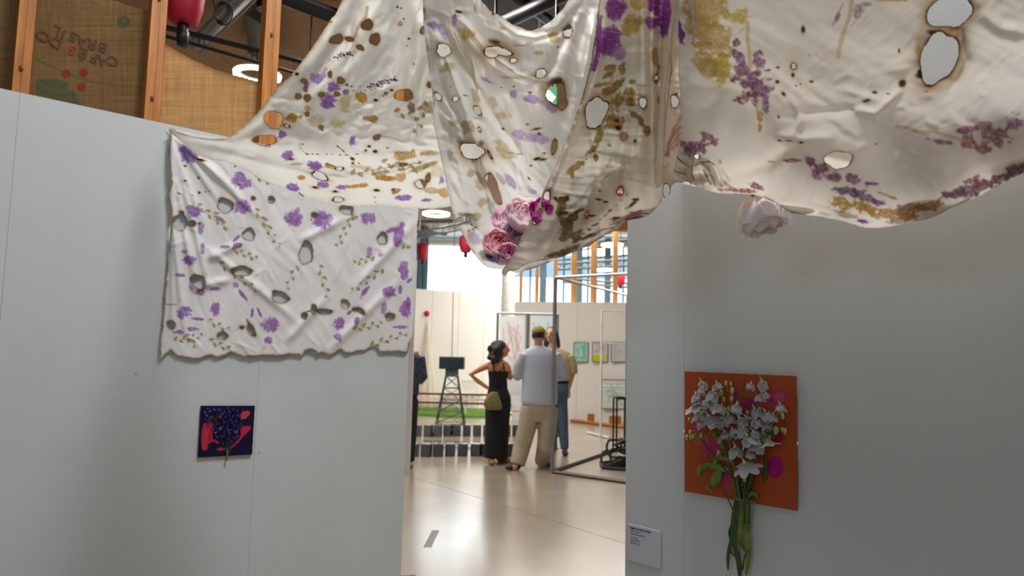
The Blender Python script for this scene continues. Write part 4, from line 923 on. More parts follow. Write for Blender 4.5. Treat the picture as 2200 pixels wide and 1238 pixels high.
for (x, y, rx, ry, g, b) in [(316, 218, 34, 26, -15, 5), (390, 217, 22, 13, 5, 5), (487, 138, 30, 28, 10, 6), (530, 218, 26, 32, 0, 6), (450, 265, 20, 12, 35, 5), (693, 527, 44, 32, 5, 6), (795, 168, 13, 20, 10, 5), (281, 413, 11, 15, 0, 5), (340, 447, 18, 18, 0, 5), (155, 543, 19, 17, 0, 4), (235, 525, 15, 13, 0, 5), (97, 410, 8, 8, 0, 4), (135, 447, 13, 9, 0, 5), (155, 633, 11, 10, 0, 4), (232, 707, 11, 10, 0, 4), (540, 762, 21, 14, -35, 3), (670, 132, 9, 9, 0, 4), (658, 608, 7, 6, 0, 4), (532, 840, 10, 6, 0, 4), (335, 935, 22, 9, 0, 3), (225, 975, 48, 17, 22, 5), (325, 1107, 33, 12, 0, 3), (540, 1055, 13, 5, 0, 3), (785, 1020, 30, 22, -20, 6), (825, 985, 12, 24, 10, 4), (145, 495, 8, 12, 0, 4), (535, 555, 9, 6, 0, 3), (590, 518, 7, 5, 0, 3), (622, 500, 7, 5, 0, 3), (322, 522, 13, 12, 0, 4), (42, 698, 18, 9, 20, 4), (685, 912, 18, 9, -10, 4), (830, 470, 9, 16, 0, 4), (200, 1040, 14, 4, 5, 3), (65, 883, 12, 4, 0, 3), (310, 1062, 10, 4, 0, 3), (498, 812, 7, 5, 0, 3), (480, 835, 5, 4, 0, 3), (105, 535, 18, 14, 0, 3)]:
    B.hole(x, y, rx, ry, g, burn=b, dark=.92, cut=True, wob=.25)
# two holes with the post showing through (frame coordinates)
for (px, py, rx, ry) in [(588, 257, 19, 19), (569, 301, 23, 11)]:
    B.hole((px-600)*2.58, py*2.58, rx*2.58, ry*2.58, 0, burn=5, dark=.6, wob=.15)
B.spots([(152, 856, 7, 3, 0), (185, 855, 5, 3, 0), (212, 856, 10, 3, 0), (262, 855, 6, 3, 0), (290, 855, 4, 2, 0), (338, 860, 6, 3, 0), (372, 858, 12, 3, 0), (430, 855, 10, 3, 0)], (90, 60, 30)); B.line([(525, 562), (570, 535), (635, 495)], 3.5, (60, 42, 22), .9, dash=5)
B.line([(110, 780), (120, 830), (150, 850)], 3.5, (110, 80, 40), .8, dash=4); B.line([(320, 808), (340, 825), (360, 842)], 4, (90, 60, 25), .9)
B.line([(110, 1070), (130, 1085), (145, 1105)], 5, (70, 46, 24), .9); B.line([(260, 905), (300, 920), (325, 930)], 5, (110, 70, 30), .8); B.line([(400, 965), (600, 930), (690, 915), (790, 900)], 3, (90, 70, 40), .6)
B.spots([(405, 880, 14, 8, 30), (408, 905, 8, 6, 0), (690, 105, 5, 5, 0), (655, 38, 6, 6, 0), (675, 46, 5, 4, 0), (720, 215, 8, 6, 0), (745, 355, 4, 4, 0), (240, 725, 5, 4, 0), (130, 800, 5, 4, 0), (630, 1050, 12, 5, -20), (285, 122, 7, 5, 0), (270, 120, 4, 4, 0), (710, 255, 3, 3, 0), (740, 180, 3, 3, 0), (150, 1140, 5, 4, 0), (160, 855, 6, 3, 0), (600, 820, 9, 3, 10), (535, 1120, 3, 3, 0), (530, 1095, 4, 4, 0), (440, 905, 4, 4, 0), (375, 470, 8, 7, 0), (400, 478, 7, 3, 0)])
B.burn_edge(3.5, lambda X, Y: np.where((X < 760) & (Y < 290), 1, 0.35), .6)
B.mixc(np.exp(-np.maximum(B.edge, 0)/10)*.25*(B.Y < 300), (190, 160, 110))
for q, w, a in [([(742, 10), (690, 110), (640, 180)], 16, .020), ([(770, 0), (735, 90), (680, 160), (620, 230)], 15, -.024), ([(800, 0), (790, 100), (740, 170)], 14, .014), ([(860, -20), (850, 100), (800, 200)], 22, -.022), ([(900, 0), (905, 120), (870, 220)], 16, .02), ([(620, 190), (560, 270), (490, 305)], 10, .012), ([(520, 290), (600, 280), (700, 300)], 12, -.012), ([(600, 215), (640, 260), (720, 310)], 16, .012), ([(400, 300), (520, 325), (640, 345), (800, 365), (940, 330)], 14, .014), ([(420, 315), (540, 345), (680, 385), (840, 400)], 9, -.012), ([(640, 400), (760, 425), (900, 430)], 7, -.010), ([(880, 330), (900, 220), (915, 100)], 12, -.018), ([(380, 286), (440, 300), (500, 308)], 6, -.012)]:
    B.fold(q, w, a)
B.wrinkle(112, 34, 0.009, 6, 71); B.wrinkle(120, 26, 0.004, 3, 77)
B.creases(80, (560, 200, 900, 300), 20, 70, 5, .0045, (-40, 30), 2); B.creases(60, (640, 0, 900, 220), 30, 100, 7, .005, (90, 140), 6); B.creases(50, (480, 290, 930, 430), 30, 110, 5, .004, (-5, 20), 9)
B.build('swag', m_cloth, cl)
for (x, y, d) in ((822, -226, 1.98), (945, -226, 1.95)): cord(cl, x, y, d)
bm = bmesh.new(); P = at(366, 283, float(plane_depth(366, 283, LW0+lnrm*.035, lnrm))); ball(bm, P, .005, 10, 8); from_bm('pin', bm, m_pin, cl)

# --- C: middle pouch cloth, rear panel (inside faces the camera) and D: its front panel
TC = TB
pc = [(905, -230), (985, -230), (1025, -30), (1035, 2), (1053, 22), (1076, 34), (1100, 52), (1122, 60), (1140, 66), (1160, 60), (1182, 46), (1210, 18), (1228, -12), (1290, -160), (1310, -230), (1345, -230), (1340, 0), (1330, 200), (1310, 400), (1240, 540), (1150, 576), (1110, 588), (1088, 580), (1066, 578), (1046, 576), (1030, 562), (1016, 544), (1006, 528), (996, 510), (985, 487), (994, 480), (1006, 480), (1010, 470), (1004, 464), (990, 466), (978, 474), (974, 462), (962, 410), (945, 330), (932, 270), (928, 200), (920, 140), (910, 60)]
C = Sheet((900, -230, 1350, 596), 2.2, pc, (240, 237, 230), TC, 1, 1.0, 101)
C.depth_pts([(905, -230, 1.80), (910, 60, 1.80), (930, 250, 1.78), (960, 410, 1.74), (985, 487, 1.70), (1030, 560, 1.66), (1088, 584, 1.62), (1345, -230, 1.78), (1340, 0, 1.76), (1320, 250, 1.74), (1290, 450, 1.70), (1200, 570, 1.64), (1035, 2, 2.00), (1100, 52, 2.16), (1140, 66, 2.20), (1182, 46, 2.14), (1228, -12, 2.0), (1310, -230, 1.85), (985, -230, 1.85), (1130, 130, 2.20), (1130, 250, 2.22), (1120, 380, 2.12), (1100, 500, 1.92), (1062, 505, 1.84), (1090, 545, 1.76), (1000, 150, 1.96), (1020, 300, 1.98), (1040, 430, 1.90), (1210, 200, 2.10), (1200, 380, 2.02), (1180, 500, 1.84)])
for (x, y, rx, ry, g, c, a) in [(850, 140, 46, 22, 10, (150, 110, 190), .7), (905, 175, 20, 50, -28, LAV, .7), (970, 112, 14, 40, 5, (160, 120, 190), .7), (1300, 520, 24, 30, 10, LAV, .75), (1395, 545, 60, 26, 18, LAV, .8), (1140, 440, 46, 13, 25, LAV, .75), (1330, 740, 42, 32, 0, LAV, .6), (1430, 770, 90, 32, 5, LAV, .65), (1520, 600, 40, 44, 20, (176, 140, 205), .7), (1480, 575, 40, 20, 20, LAV, .6), (1285, 1010, 22, 56, -35, LAV, .75), (1400, 1060, 34, 13, 20, LAV, .7), (1405, 380, 30, 4, 5, LAV, .6), (1284, 385, 20, 4, 10, LAV, .6), (1075, 190, 12, 14, 0, LAV, .6), (1080, 1320, 45, 40, 20, (190, 170, 210), .5),
    (1040, 190, 52, 40, 30, (200, 170, 80), .6), (800, 80, 18, 42, -10, OLV, .5), (790, 60, 26, 12, 0, OLV, .4), (930, 372, 60, 34, 0, (190, 170, 130), .6), (1050, 700, 55, 42, 0, (180, 160, 120), .65), (970, 680, 36, 26, 0, (190, 172, 130), .55), (1245, 830, 96, 36, 50, (214, 190, 148), .75), (1230, 640, 44, 30, 0, (214, 190, 140), .6), (1085, 530, 22, 46, -25, (214, 186, 140), .6), (1440, 292, 34, 18, 0, (206, 176, 110), .6), (1520, 210, 40, 30, -20, (200, 170, 96), .6), (1235, 158, 22, 14, 10, (210, 186, 140), .7), (1110, 1020, 44, 46, 0, (196, 176, 130), .6), (1130, 1120, 40, 28, -20, (200, 180, 132), .65), (1070, 960, 40, 26, 0, (190, 172, 124), .6), (1290, 430, 74, 10, 2, (214, 186, 120), .6), (1095, 1200, 30, 26, 0, (176, 168, 96), .6), (1060, 1290, 26, 30, 0, (200, 190, 140), .5), (1380, 160, 30, 20, 0, (214, 190, 130), .5), (1400, 420, 34, 12, 5, (206, 176, 100), .6), (1180, 560, 20, 40, -30, (214, 190, 150), .5), (1085, 50, 8, 36, -10, (180, 160, 80), .6)]:
    C.blot(x, y, rx, ry, g, c, a, .35, .6, .55)
for (x, y, rx, ry, g, b, sm) in [(910, 278, 38, 33, 10, 5, 16), (1185, 285, 50, 27, -5, 8, 30), (1245, 290, 40, 18, 10, 5, 10), (1297, 335, 17, 12, 0, 5, 4), (1450, 408, 32, 20, -30, 4, 4), (880, 535, 12, 28, -28, 3, 0), (978, 548, 18, 13, 0, 3, 0), (1100, 612, 15, 30, -30, 3, 0), (1068, 838, 64, 40, 5, 7, 26), (1180, 1020, 26, 60, -18, 3, 0), (1205, 1085, 22, 48, -18, 3, 0), (1168, 860, 7, 26, -25, 3, 0), (1110, 718, 7, 12, -20, 3, 0), (1525, 812, 16, 38, 10, 3, 0), (1600, 175, 24, 32, 10, 6, 8), (1430, 880, 18, 5, -10, 3, 0), (1535, 520, 46, 62, 10, 7, 20), (1570, 575, 26, 30, 30, 5, 6)]:
    C.hole(x, y, rx, ry, g, burn=b, dark=.85, smoke=sm, wob=.35)
C.blot(1530, 455, 66, 26, -18, (70, 52, 36), .85, .7, .5, .4); C.blot(1475, 480, 60, 34, -10, (190, 160, 110), .6, .8, .5, .4)
C.blot(1190, 232, 46, 20, 15, (78, 52, 30), .8, .8, .4, .3); C.blot(1010, 790, 44, 24, 30, (80, 58, 40), .6, .8, .4, .3); C.blot(1120, 795, 24, 22, -40, (90, 66, 44), .6, .8, .4, .3)
C.blot(1040, 1190, 60, 14, 5, (90, 70, 46), .7, .8, .4, .4)
C.spots([(995, 65, 24, 8, 10), (1376, 690, 9, 5, 0), (1425, 715, 26, 6, -12), (1440, 742, 8, 8, 60), (1462, 885, 20, 6, -10), (1395, 918, 8, 5, 0), (1385, 990, 12, 5, 50), (1470, 850, 10, 5, 0), (1240, 715, 8, 6, 40), (1300, 480, 8, 6, 0), (1185, 75, 8, 10, 20), (1230, 485, 5, 3, 0), (1065, 1245, 6, 5, 0), (1075, 1270, 8, 4, 20), (1050, 1280, 5, 4, 0), (1088, 1260, 5, 4, 0), (1390, 512, 12, 5, 0), (1545, 260, 6, 5, 0), (950, 480, 5, 3, 40), (1035, 530, 14, 3, 20)], (96, 70, 34))
for pts in [[(970, 180), (1000, 250), (1040, 320)], [(1065, 420), (1090, 470), (1105, 490)], [(1250, 845), (1300, 850), (1345, 855)], [(1300, 255), (1360, 252), (1400, 235)], [(850, 480), (858, 560), (856, 620)]]:
    C.line(pts, 3.0, (120, 92, 50), .7)
C.burn_edge(3, lambda X, Y: np.where((Y > 460) & (X < 1020), 1, .35), .8)
C.wrinkle(75, 22, 0.012, 5, 111); C.wrinkle(20, 34, 0.006, 3, 117)
for q, w, a in [([(915, 30), (932, 190), (955, 320), (982, 470)], 16, .020), ([(925, 40), (975, 170), (1030, 330), (1060, 420), (1072, 470)], 9, -.030), ([(945, 30), (1010, 150), (1075, 260), (1120, 330)], 10, .022), ([(975, 20), (1040, 110), (1110, 160), (1180, 180)], 9, -.030), ([(990, 60), (1060, 140), (1150, 175)], 12, .016), ([(1060, 40), (1110, 75), (1150, 82), (1200, 70), (1250, 10)], 8, -.020), ([(1240, 10), (1215, 80), (1180, 150), (1140, 190)], 10, -.020), ([(1262, 10), (1245, 90), (1230, 180), (1200, 300)], 12, -.030), ([(1280, 20), (1262, 120), (1244, 210)], 8, .030), ([(1000, 290), (1040, 400), (1075, 520)], 14, .018), ([(985, 330), (1010, 430), (1050, 540)], 12, -.018), ([(1100, 200), (1130, 330), (1140, 440)], 22, -.012), ([(950, 210), (975, 250), (985, 300)], 6, -.012)]:
    C.fold(q, w, a)
C.creases(60, (940, 180, 1200, 480), 40, 130, 6, .005, (40, 75), 8)
C2 = Sheet((1000, 20, 1300, 220), 2.4, [(1022, 34), (1060, 44), (1110, 72), (1140, 90), (1175, 84), (1230, 60), (1234, 110), (1180, 190), (1120, 170), (1060, 156), (1020, 140)], (226, 222, 212), TC, 2, 1.0, 121)
C2.D += 2.42; C2.wrinkle(20, 40, .02, 3, 123); C2.blot(1180, 290, 40, 20, 0, TAN, .5)
mid = empty('draped_cloth', at(1120, 300, 1.8), 'pouch of burnt printed cloth hanging in the middle, peonies inside', 'cloth', 'printed and burnt cloths')
C.build('rear_panel', m_cloth, mid); C2.build('inner_fold', m_cloth, mid)
TD = (1100, 0, 2.064)
pd = [(1288, -230), (1290, -60), (1284, 30), (1276, 90), (1266, 150), (1252, 205), (1240, 240), (1222, 290), (1205, 330), (1188, 368), (1170, 405), (1155, 440), (1138, 476), (1118, 512), (1106, 540), (1092, 562), (1078, 583), (1085, 594), (1094, 583), (1112, 581), (1130, 568), (1165, 560), (1205, 552), (1235, 540), (1270, 526), (1300, 506), (1325, 494), (1352, 474), (1372, 470), (1392, 463), (1412, 446), (1424, 425), (1426, 380), (1426, 330), (1432, 250), (1442, 170), (1452, 90), (1462, 0), (1470, -230)]
D = Sheet((1074, -230, 1474, 600), 2.2, pd, (228, 219, 202), TD, 2, 1.0, 131)
D.depth_pts([(1288, -230, 1.72), (1284, 30, 1.70), (1252, 205, 1.68), (1205, 330, 1.65), (1155, 440, 1.62), (1106, 540, 1.60), (1085, 588, 1.60), (1165, 560, 1.60), (1270, 526, 1.63), (1352, 474, 1.64), (1412, 446, 1.60), (1426, 330, 1.56), (1442, 170, 1.56), (1462, 0, 1.58), (1470, -230, 1.62), (1350, 0, 1.54), (1340, 200, 1.52), (1300, 350, 1.48), (1250, 450, 1.46), (1380, 350, 1.48), (1180, 520, 1.53), (1330, 440, 1.53)])
MAG = (146, 70, 150)
for (x, y, rx, ry, g, c, a) in [(460, 40, 50, 60, 0, MAG, .85), (430, 180, 56, 72, 10, MAG, .85), (470, 230, 40, 40, 0, (160, 100, 160), .6), (660, 30, 60, 80, -10, MAG, .9), (680, 110, 32, 56, -10, (136, 60, 150), .9), (620, 100, 30, 36, 0, MAG, .7), (530, 110, 50, 56, 10, OCH, .75), (560, 20, 40, 30, 0, (206, 160, 90), .7), (372, 270, 14, 70, 15, MAG, .8), (385, 150, 12, 90, 8, (140, 70, 150), .7)]:
    D.blot(x, y, rx, ry, g, c, a, .25, .5, .5)
for (x, y, rx, ry, g, c) in [(425, 335, 42, 14, -30, OLV), (425, 300, 36, 14, -10, (168, 130, 60)), (490, 305, 18, 34, 20, (160, 126, 56)), (400, 375, 44, 10, -12, (176, 156, 90)), (470, 370, 34, 18, -30, OLV), (530, 362, 22, 14, 0, OLV), (430, 405, 34, 20, -15, (146, 116, 50)), (470, 450, 26, 40, 10, (160, 126, 64)), (520, 420, 36, 40, 0, (156, 124, 60)), (530, 460, 26, 20, 10, (156, 110, 50)), (545, 510, 44, 14, 38, (150, 128, 56)), (600, 580, 22, 24, 20, (146, 110, 56)), (575, 550, 20, 10, 50, OLV), (455, 540, 40, 36, 0, (168, 120, 56)), (385, 600, 20, 46, 18, OLV), (355, 665, 52, 14, -38, OLV), (372, 700, 10, 18, 0, (160, 110, 50)), (285, 740, 46, 20, -35, (158, 124, 54)), (268, 770, 14, 24, -10, (158, 124, 54)), (637, 255, 16, 46, -5, (190, 160, 84)), (645, 330, 10, 40, 10, (180, 140, 80)), (432, 645, 15, 9, 20, OLV), (490, 522, 9, 7, 0, OLV), (650, 440, 8, 24, 0, (200, 160, 80)), (225, 885, 30, 16, -20, (96, 62, 22)), (215, 925, 20, 36, 15, (130, 96, 44)), (232, 945, 16, 10, 0, (90, 60, 20)), (298, 936, 24, 9, -22, (110, 80, 34)), (240, 990, 40, 24, 20, (128, 112, 88)), (250, 1030, 34, 48, 0, (134, 118, 92)), (290, 1040, 24, 34, 30, (134, 118, 92)), (225, 1060, 22, 14, 0, (134, 118, 92)), (190, 1130, 60, 13, -10, (128, 112, 84)), (260, 1105, 50, 12, -24, (128, 112, 84)), (340, 1050, 44, 9, -20, (120, 90, 70)), (170, 1135, 20, 10, 0, (120, 100, 70)), (270, 965, 30, 20, -30, (120, 100, 70)), (450, 975, 20, 5, 5, (120, 90, 120)), (545, 965, 60, 6, -8, (150, 110, 160)), (430, 775, 40, 4, -40, (180, 150, 190))]:
    D.blot(x, y, rx, ry, g, c, .82, .25, .7, .5)
D.line([(445, 300), (440, 420), (450, 560)], 10, (170, 130, 70), .5); D.line([(410, 560), (380, 640), (330, 690)], 8, OLV, .5)
D.line([(442, 706), (400, 770), (355, 815), (300, 890), (250, 925)], 9, (168, 160, 140), .6)  # grey shadow of a stem, painted into the cloth colour
for (x, y, rx, ry, g, b) in [(372, 500, 42, 74, 22, 6), (580, 455, 13, 25, -10, 5), (495, 605, 16, 17, 0, 4), (480, 847, 12, 18, 0, 6), (164, 928, 16, 21, 15, 4), (150, 882, 13, 34, 22, 4), (111, 968, 18, 24, 10, 5), (638, 347, 9, 10, 0, 6), (332, 955, 6, 10, 15, 5), (126, 935, 8, 9, 0, 4)]:
    D.hole(x, y, rx, ry, g, burn=b, dark=.95, smoke=12 if x == 372 else 4, wob=.3)
D.spots([(465, 536, 11, 9, 0), (470, 568, 16, 11, 20), (545, 626, 8, 7, 0), (388, 846, 6, 4, 0), (385, 885, 16, 4, 10), (415, 896, 12, 5, 0), (375, 883, 6, 4, 0), (460, 967, 20, 6, -5), (355, 957, 18, 5, -5), (535, 905, 24, 6, -40), (548, 885, 14, 6, 0), (192, 880, 6, 8, 20), (125, 1172, 14, 6, 20), (138, 1165, 8, 12, 10), (330, 705, 3, 3, 0), (640, 360, 6, 14, 10)])
for k in range(16):
    x = 150+k*24; y = 1150-k*11-(k**1.6)*1.6; D.blot(x, y, 13+5*math.sin(k*2.3), 4+2*math.sin(k*1.7), -24+8*math.sin(k), (118, 84, 60), .8, .5, .9, .4)
for pts in [[(500, 925), (530, 915), (555, 880)], [(380, 1030), (410, 1015), (450, 1010)], [(430, 1000), (460, 990), (480, 985)], [(520, 940), (560, 950), (600, 945)]]: D.line(pts, 3.0, (84, 56, 36), .8)
D.burn_edge(2.6, None, .5)
edg, tt = seg_dist(D.X, D.Y, [(1284, 30), (1276, 90), (1266, 150), (1252, 205), (1238, 244)])
D.mixc(np.exp(-(edg/2.6)**2)*.8*(D.n2 > .38), (90, 50, 24))
for q, w, a in [([(1402, -40), (1400, 120), (1404, 240), (1396, 380)], 11, .030), ([(1424, -40), (1416, 120), (1416, 260), (1420, 400)], 9, -.036), ([(1380, 0), (1382, 200), (1372, 400)], 10, -.012), ([(1306, 0), (1296, 90), (1276, 180), (1240, 290), (1200, 400), (1150, 520)], 12, .020), ([(1290, 20), (1270, 160), (1230, 280), (1180, 400), (1120, 520)], 8, -.014), ([(1330, -20), (1326, 140), (1300, 300), (1260, 460)], 20, .014), ([(1350, 150), (1340, 300), (1318, 440)], 10, -.010), ([(1440, 40), (1436, 200), (1424, 330)], 7, .020), ([(1240, 380), (1210, 460), (1170, 545)], 9, .012), ([(1290, 330), (1262, 430), (1236, 520)], 9, -.010), ([(1340, 470), (1290, 500), (1230, 530)], 5, -.008), ([(1420, 440), (1370, 455), (1320, 485)], 5, .012)]:
    D.fold(q, w, a)
D.wrinkle(8, 20, 0.006, 7, 141); D.creases(40, (1250, 200, 1420, 460), 40, 140, 6, .004, (75, 110), 8); D.creases(26, (1200, 440, 1420, 560), 20, 60, 4, .005, (-40, 0), 8)
D.build('front_panel', m_cloth, mid)
H = Sheet((1400, -120, 1470, 410), 2.0, [(1452, -120), (1466, -120), (1458, -20), (1446, 70), (1438, 130), (1430, 210), (1428, 300), (1424, 380), (1416, 404), (1406, 392), (1410, 320), (1418, 210), (1428, 120), (1440, 40), (1450, -20)], (240, 231, 212), TD, 2, .6, 145)
H.depth_pts([(1460, -120, 1.56), (1448, 40, 1.50), (1432, 130, 1.485), (1424, 220, 1.48), (1418, 330, 1.49), (1414, 400, 1.54), (1440, 130, 1.51), (1410, 330, 1.50), (1430, 380, 1.52)]); H.burn_edge(2, None, .3)
H.build('hem_fold', m_cloth, mid)
for (x, y, d) in ((915, -226, 1.80), (1335, -226, 1.78), (1300, -226, 1.72), (1460, -226, 1.62)): cord(mid, x, y, d)

# --- G: turned back fold between the middle and right cloths, E: big right cloth
TE = (1440, 0, 2.292)
right = empty('draped_cloth', at(1800, 200, 1.3), 'large burnt cloth across the upper right, ochre and mauve flower prints', 'cloth', 'printed and burnt cloths')
G = Sheet((1396, -230, 1492, 432), 2.2, [(1420, -230), (1490, -230), (1490, 340), (1478, 388), (1452, 392), (1442, 402), (1440, 418), (1430, 426), (1422, 418), (1422, 402), (1412, 385), (1404, 340), (1404, 200), (1412, 60)], (222, 208, 188), (1100, 0, 2.064), 2, 1.0, 151)
G.depth_pts([(1420, -230, 1.66), (1490, -230, 1.50), (1410, 100, 1.64), (1485, 100, 1.48), (1404, 340, 1.62), (1485, 340, 1.46), (1430, 420, 1.60), (1450, 200, 1.60), (1440, 330, 1.60)])
for pts in [[(748, 560), (700, 620), (685, 690)], [(745, 590), (710, 640), (690, 690)], [(748, 520), (710, 590), (690, 650)], [(745, 620), (715, 660)]]: G.line(pts, 9, (150, 96, 104), .6)
G.hole(722, 448, 17, 26, 0, burn=5, dark=.9); G.blot(728, 418, 10, 6, 0, (90, 50, 24), .9)
G.hole(684, 845, 16, 28, 0, burn=2.5, dark=.8, wob=.2)
G.line([(662, 740), (680, 745), (692, 730)], 2.5, (140, 100, 60), .8)
for q, w, a in [([(1446, 60), (1450, 200), (1444, 330)], 8, -.016), ([(1424, 60), (1422, 200), (1426, 380)], 6, .014), ([(1466, 330), (1452, 360), (1444, 395)], 5, -.012)]: G.fold(q, w, a)
G.wrinkle(5, 16, .005, 8, 155); G.burn_edge(2.2, None, .5)
G.build('turned_edge', m_cloth, right)
pe = [(1466, -230), (1462, -40), (1458, 20), (1457, 70), (1458, 110), (1458, 160), (1462, 210), (1463, 260), (1462, 300), (1456, 330), (1450, 352), (1446, 372), (1450, 386), (1466, 390), (1482, 392), (1500, 403), (1520, 410), (1541, 415), (1565, 416), (1590, 417), (1618, 418), (1640, 424), (1660, 434), (1676, 442), (1698, 457), (1730, 462), (1762, 466), (1800, 473), (1830, 481), (1858, 490), (1885, 490), (1910, 487), (1950, 480), (1985, 473), (2020, 461), (2050, 443), (2086, 430), (2120, 414), (2160, 391), (2200, 372), (2260, 350), (2330, 330), (2330, -230)]
E = Sheet((1440, -230, 2330, 496), 2.4, pe, (230, 222, 210), TE, 2, 1.0, 171)
E.depth_pts([(1466, -230, 1.52), (1457, 70, 1.48), (1463, 260, 1.46), (1446, 372, 1.50), (1541, 415, 1.50), (1640, 424, 1.50), (1698, 457, 1.47), (1762, 466, 1.42), (1860, 490, 1.36), (1985, 473, 1.30), (2086, 430, 1.24), (2200, 372, 1.16), (2330, 330, 1.06), (1600, 100, 1.42), (1600, 300, 1.38), (1750, 200, 1.33), (1750, 380, 1.30), (1900, 150, 1.26), (1900, 350, 1.22), (2050, 150, 1.18), (2050, 330, 1.12), (2200, 150, 1.08), (2200, 300, 1.02), (2330, -230, 1.12), (1900, -230, 1.34), (2330, 150, 1.02), (1860, 440, 1.27), (2050, 420, 1.17)])
for (x, y, rx, ry, g, c, a) in [(190, 60, 110, 100, 0, OCH, .75), (130, 110, 70, 120, -15, (198, 164, 104), .7), (220, 200, 100, 110, 0, (192, 156, 88), .75), (250, 340, 66, 76, 0, (204, 176, 78), .8), (160, 290, 60, 60, 30, (196, 160, 96), .6), (340, 80, 52, 46, -20, (206, 180, 84), .75), (190, 330, 50, 60, 20, (198, 168, 84), .6), (45, 145, 22, 70, -14, (132, 70, 150), .9), (20, 60, 20, 50, 0, MAG, .7), (1100, 0, 90, 10, 0, OCH, .6)]:
    E.blot(x, y, rx, ry, g, c, a, .25, .6, .65)
MV = (136, 84, 112)
for (x, y, rx, ry, g, c, a) in [(320, 212, 26, 26, 0, MV, .8), (325, 260, 24, 26, 20, MV, .75), (345, 300, 26, 26, 0, (150, 104, 140), .7), (438, 260, 28, 20, 0, MV, .7), (435, 310, 26, 44, 0, MV, .75), (350, 345, 36, 36, 0, MV, .65), (400, 400, 90, 44, 10, MV, .8), (440, 440, 66, 50, -30, (142, 92, 130), .75), (356, 480, 40, 30, -20, (140, 74, 90), .85), (470, 490, 26, 60, 0, (146, 104, 140), .8), (420, 500, 22, 50, 0, (150, 100, 90), .7), (440, 560, 18, 40, -10, (190, 150, 80), .8), (440, 630, 10, 28, 0, (196, 156, 84), .8), (120, 720, 74, 34, -8, MV, .8), (90, 750, 46, 24, 0, (130, 90, 130), .7), (190, 680, 54, 18, 30, MV, .7), (200, 700, 44, 14, -25, (150, 96, 100), .7), (320, 937, 80, 14, 4, (146, 90, 80), .85), (430, 920, 44, 16, 25, (140, 76, 90), .85), (400, 945, 40, 10, 0, (146, 90, 80), .7), (600, 790, 84, 9, -3, (160, 104, 80), .8), (690, 790, 44, 24, 10, MV, .8), (740, 830, 52, 36, 30, MV, .85), (720, 860, 36, 22, 20, (150, 100, 140), .7), (810, 870, 60, 34, 10, MV, .75), (900, 880, 60, 24, 20, MV, .75), (1000, 905, 56, 13, 3, (150, 92, 130), .8), (860, 940, 76, 26, 15, (110, 80, 120), .8), (960, 970, 60, 24, 25, (110, 84, 120), .7), (1030, 1000, 26, 18, 0, (110, 70, 120), .7),
    (840, 1000, 70, 34, 5, (186, 142, 70), .85), (950, 1020, 70, 26, 15, (190, 144, 74), .85), (1120, 1060, 150, 30, 4, (180, 132, 76), .85), (1260, 1020, 110, 26, -16, (176, 126, 76), .85), (1180, 1020, 60, 20, 0, (170, 120, 84), .7), (1060, 960, 90, 8, 22, (190, 136, 90), .7), (960, 1092, 40, 12, 14, (116, 70, 150), .85), (1100, 1095, 60, 10, 5, (150, 120, 130), .6), (1480, 935, 150, 30, -14, (110, 80, 92), .85), (1620, 880, 110, 26, -22, (104, 76, 88), .85), (1540, 900, 80, 20, -20, (150, 96, 96), .7), (1700, 830, 60, 30, -20, (120, 84, 90), .8), (1420, 960, 80, 20, 0, (130, 100, 110), .7), (1480, 890, 40, 18, -20, (120, 84, 100), .8),
    (1340, 700, 66, 12, 12, (166, 108, 122), .8), (1460, 640, 66, 22, -10, (160, 96, 110), .8), (1540, 620, 60, 20, -5, (160, 96, 110), .7), (1480, 700, 50, 40, 30, (160, 96, 116), .75), (1600, 680, 90, 50, 0, (150, 96, 120), .75), (1540, 730, 60, 24, 0, (150, 92, 106), .7), (1700, 600, 50, 40, 0, (140, 100, 130), .7), (930, 60, 24, 36, 10, (160, 130, 150), .7), (820, 90, 12, 40, 15, (156, 96, 104), .75), (960, 20, 26, 14, 0, (150, 120, 150), .6)]:
    E.blot(x, y, rx, ry, g, c, a, .3, .9, .85)
STM = (196, 170, 122)
E.line([(380, 112), (380, 200), (388, 260), (396, 330)], 13, STM, .8); E.line([(340, 165), (365, 130)], 5, (190, 160, 120), .6)
E.line([(895, -10), (880, 90), (850, 170), (825, 275)], 14, STM, .8); E.line([(970, 30), (930, 80), (890, 130)], 4, (190, 160, 130), .7); E.line([(850, 20), (820, 80), (800, 120)], 5, (160, 110, 110), .6)
E.line([(1115, 622), (1180, 632), (1230, 655), (1310, 650), (1400, 680), (1460, 690)], 12, STM, .85); E.line([(1200, 650), (1330, 632), (1420, 615)], 4, STM, .8)
E.line([(715, 265), (740, 290), (790, 310)], 11, (220, 190, 150), .6); E.line([(600, 500), (680, 455)], 2, (190, 150, 110), .6)
for (x, y, rx, ry, g, b, sm, ct) in [(1378, 55, 104, 82, -15, 10, 26, 1), (1322, 285, 82, 134, 12, 12, 34, 1), (830, 788, 62, 44, -12, 4, 0, 1), (130, 771, 15, 9, 20, 5, 0, 1), (608, 327, 11, 12, 0, 8, 0, 1)]:
    E.hole(x, y, rx, ry, g, burn=b, dark=1.0, smoke=sm, wob=.22)
E.blot(1240, 365, 40, 26, 10, (24, 14, 8), .95, .5, .5, .2); E.blot(1225, 250, 26, 90, 0, (150, 110, 50), .6, .9, .5, .3); E.blot(1310, 165, 60, 16, 10, (60, 36, 18), .9, .5, .6, .2); E.blot(1400, 135, 46, 20, -30, (120, 84, 40), .7, .8, .5, .2)
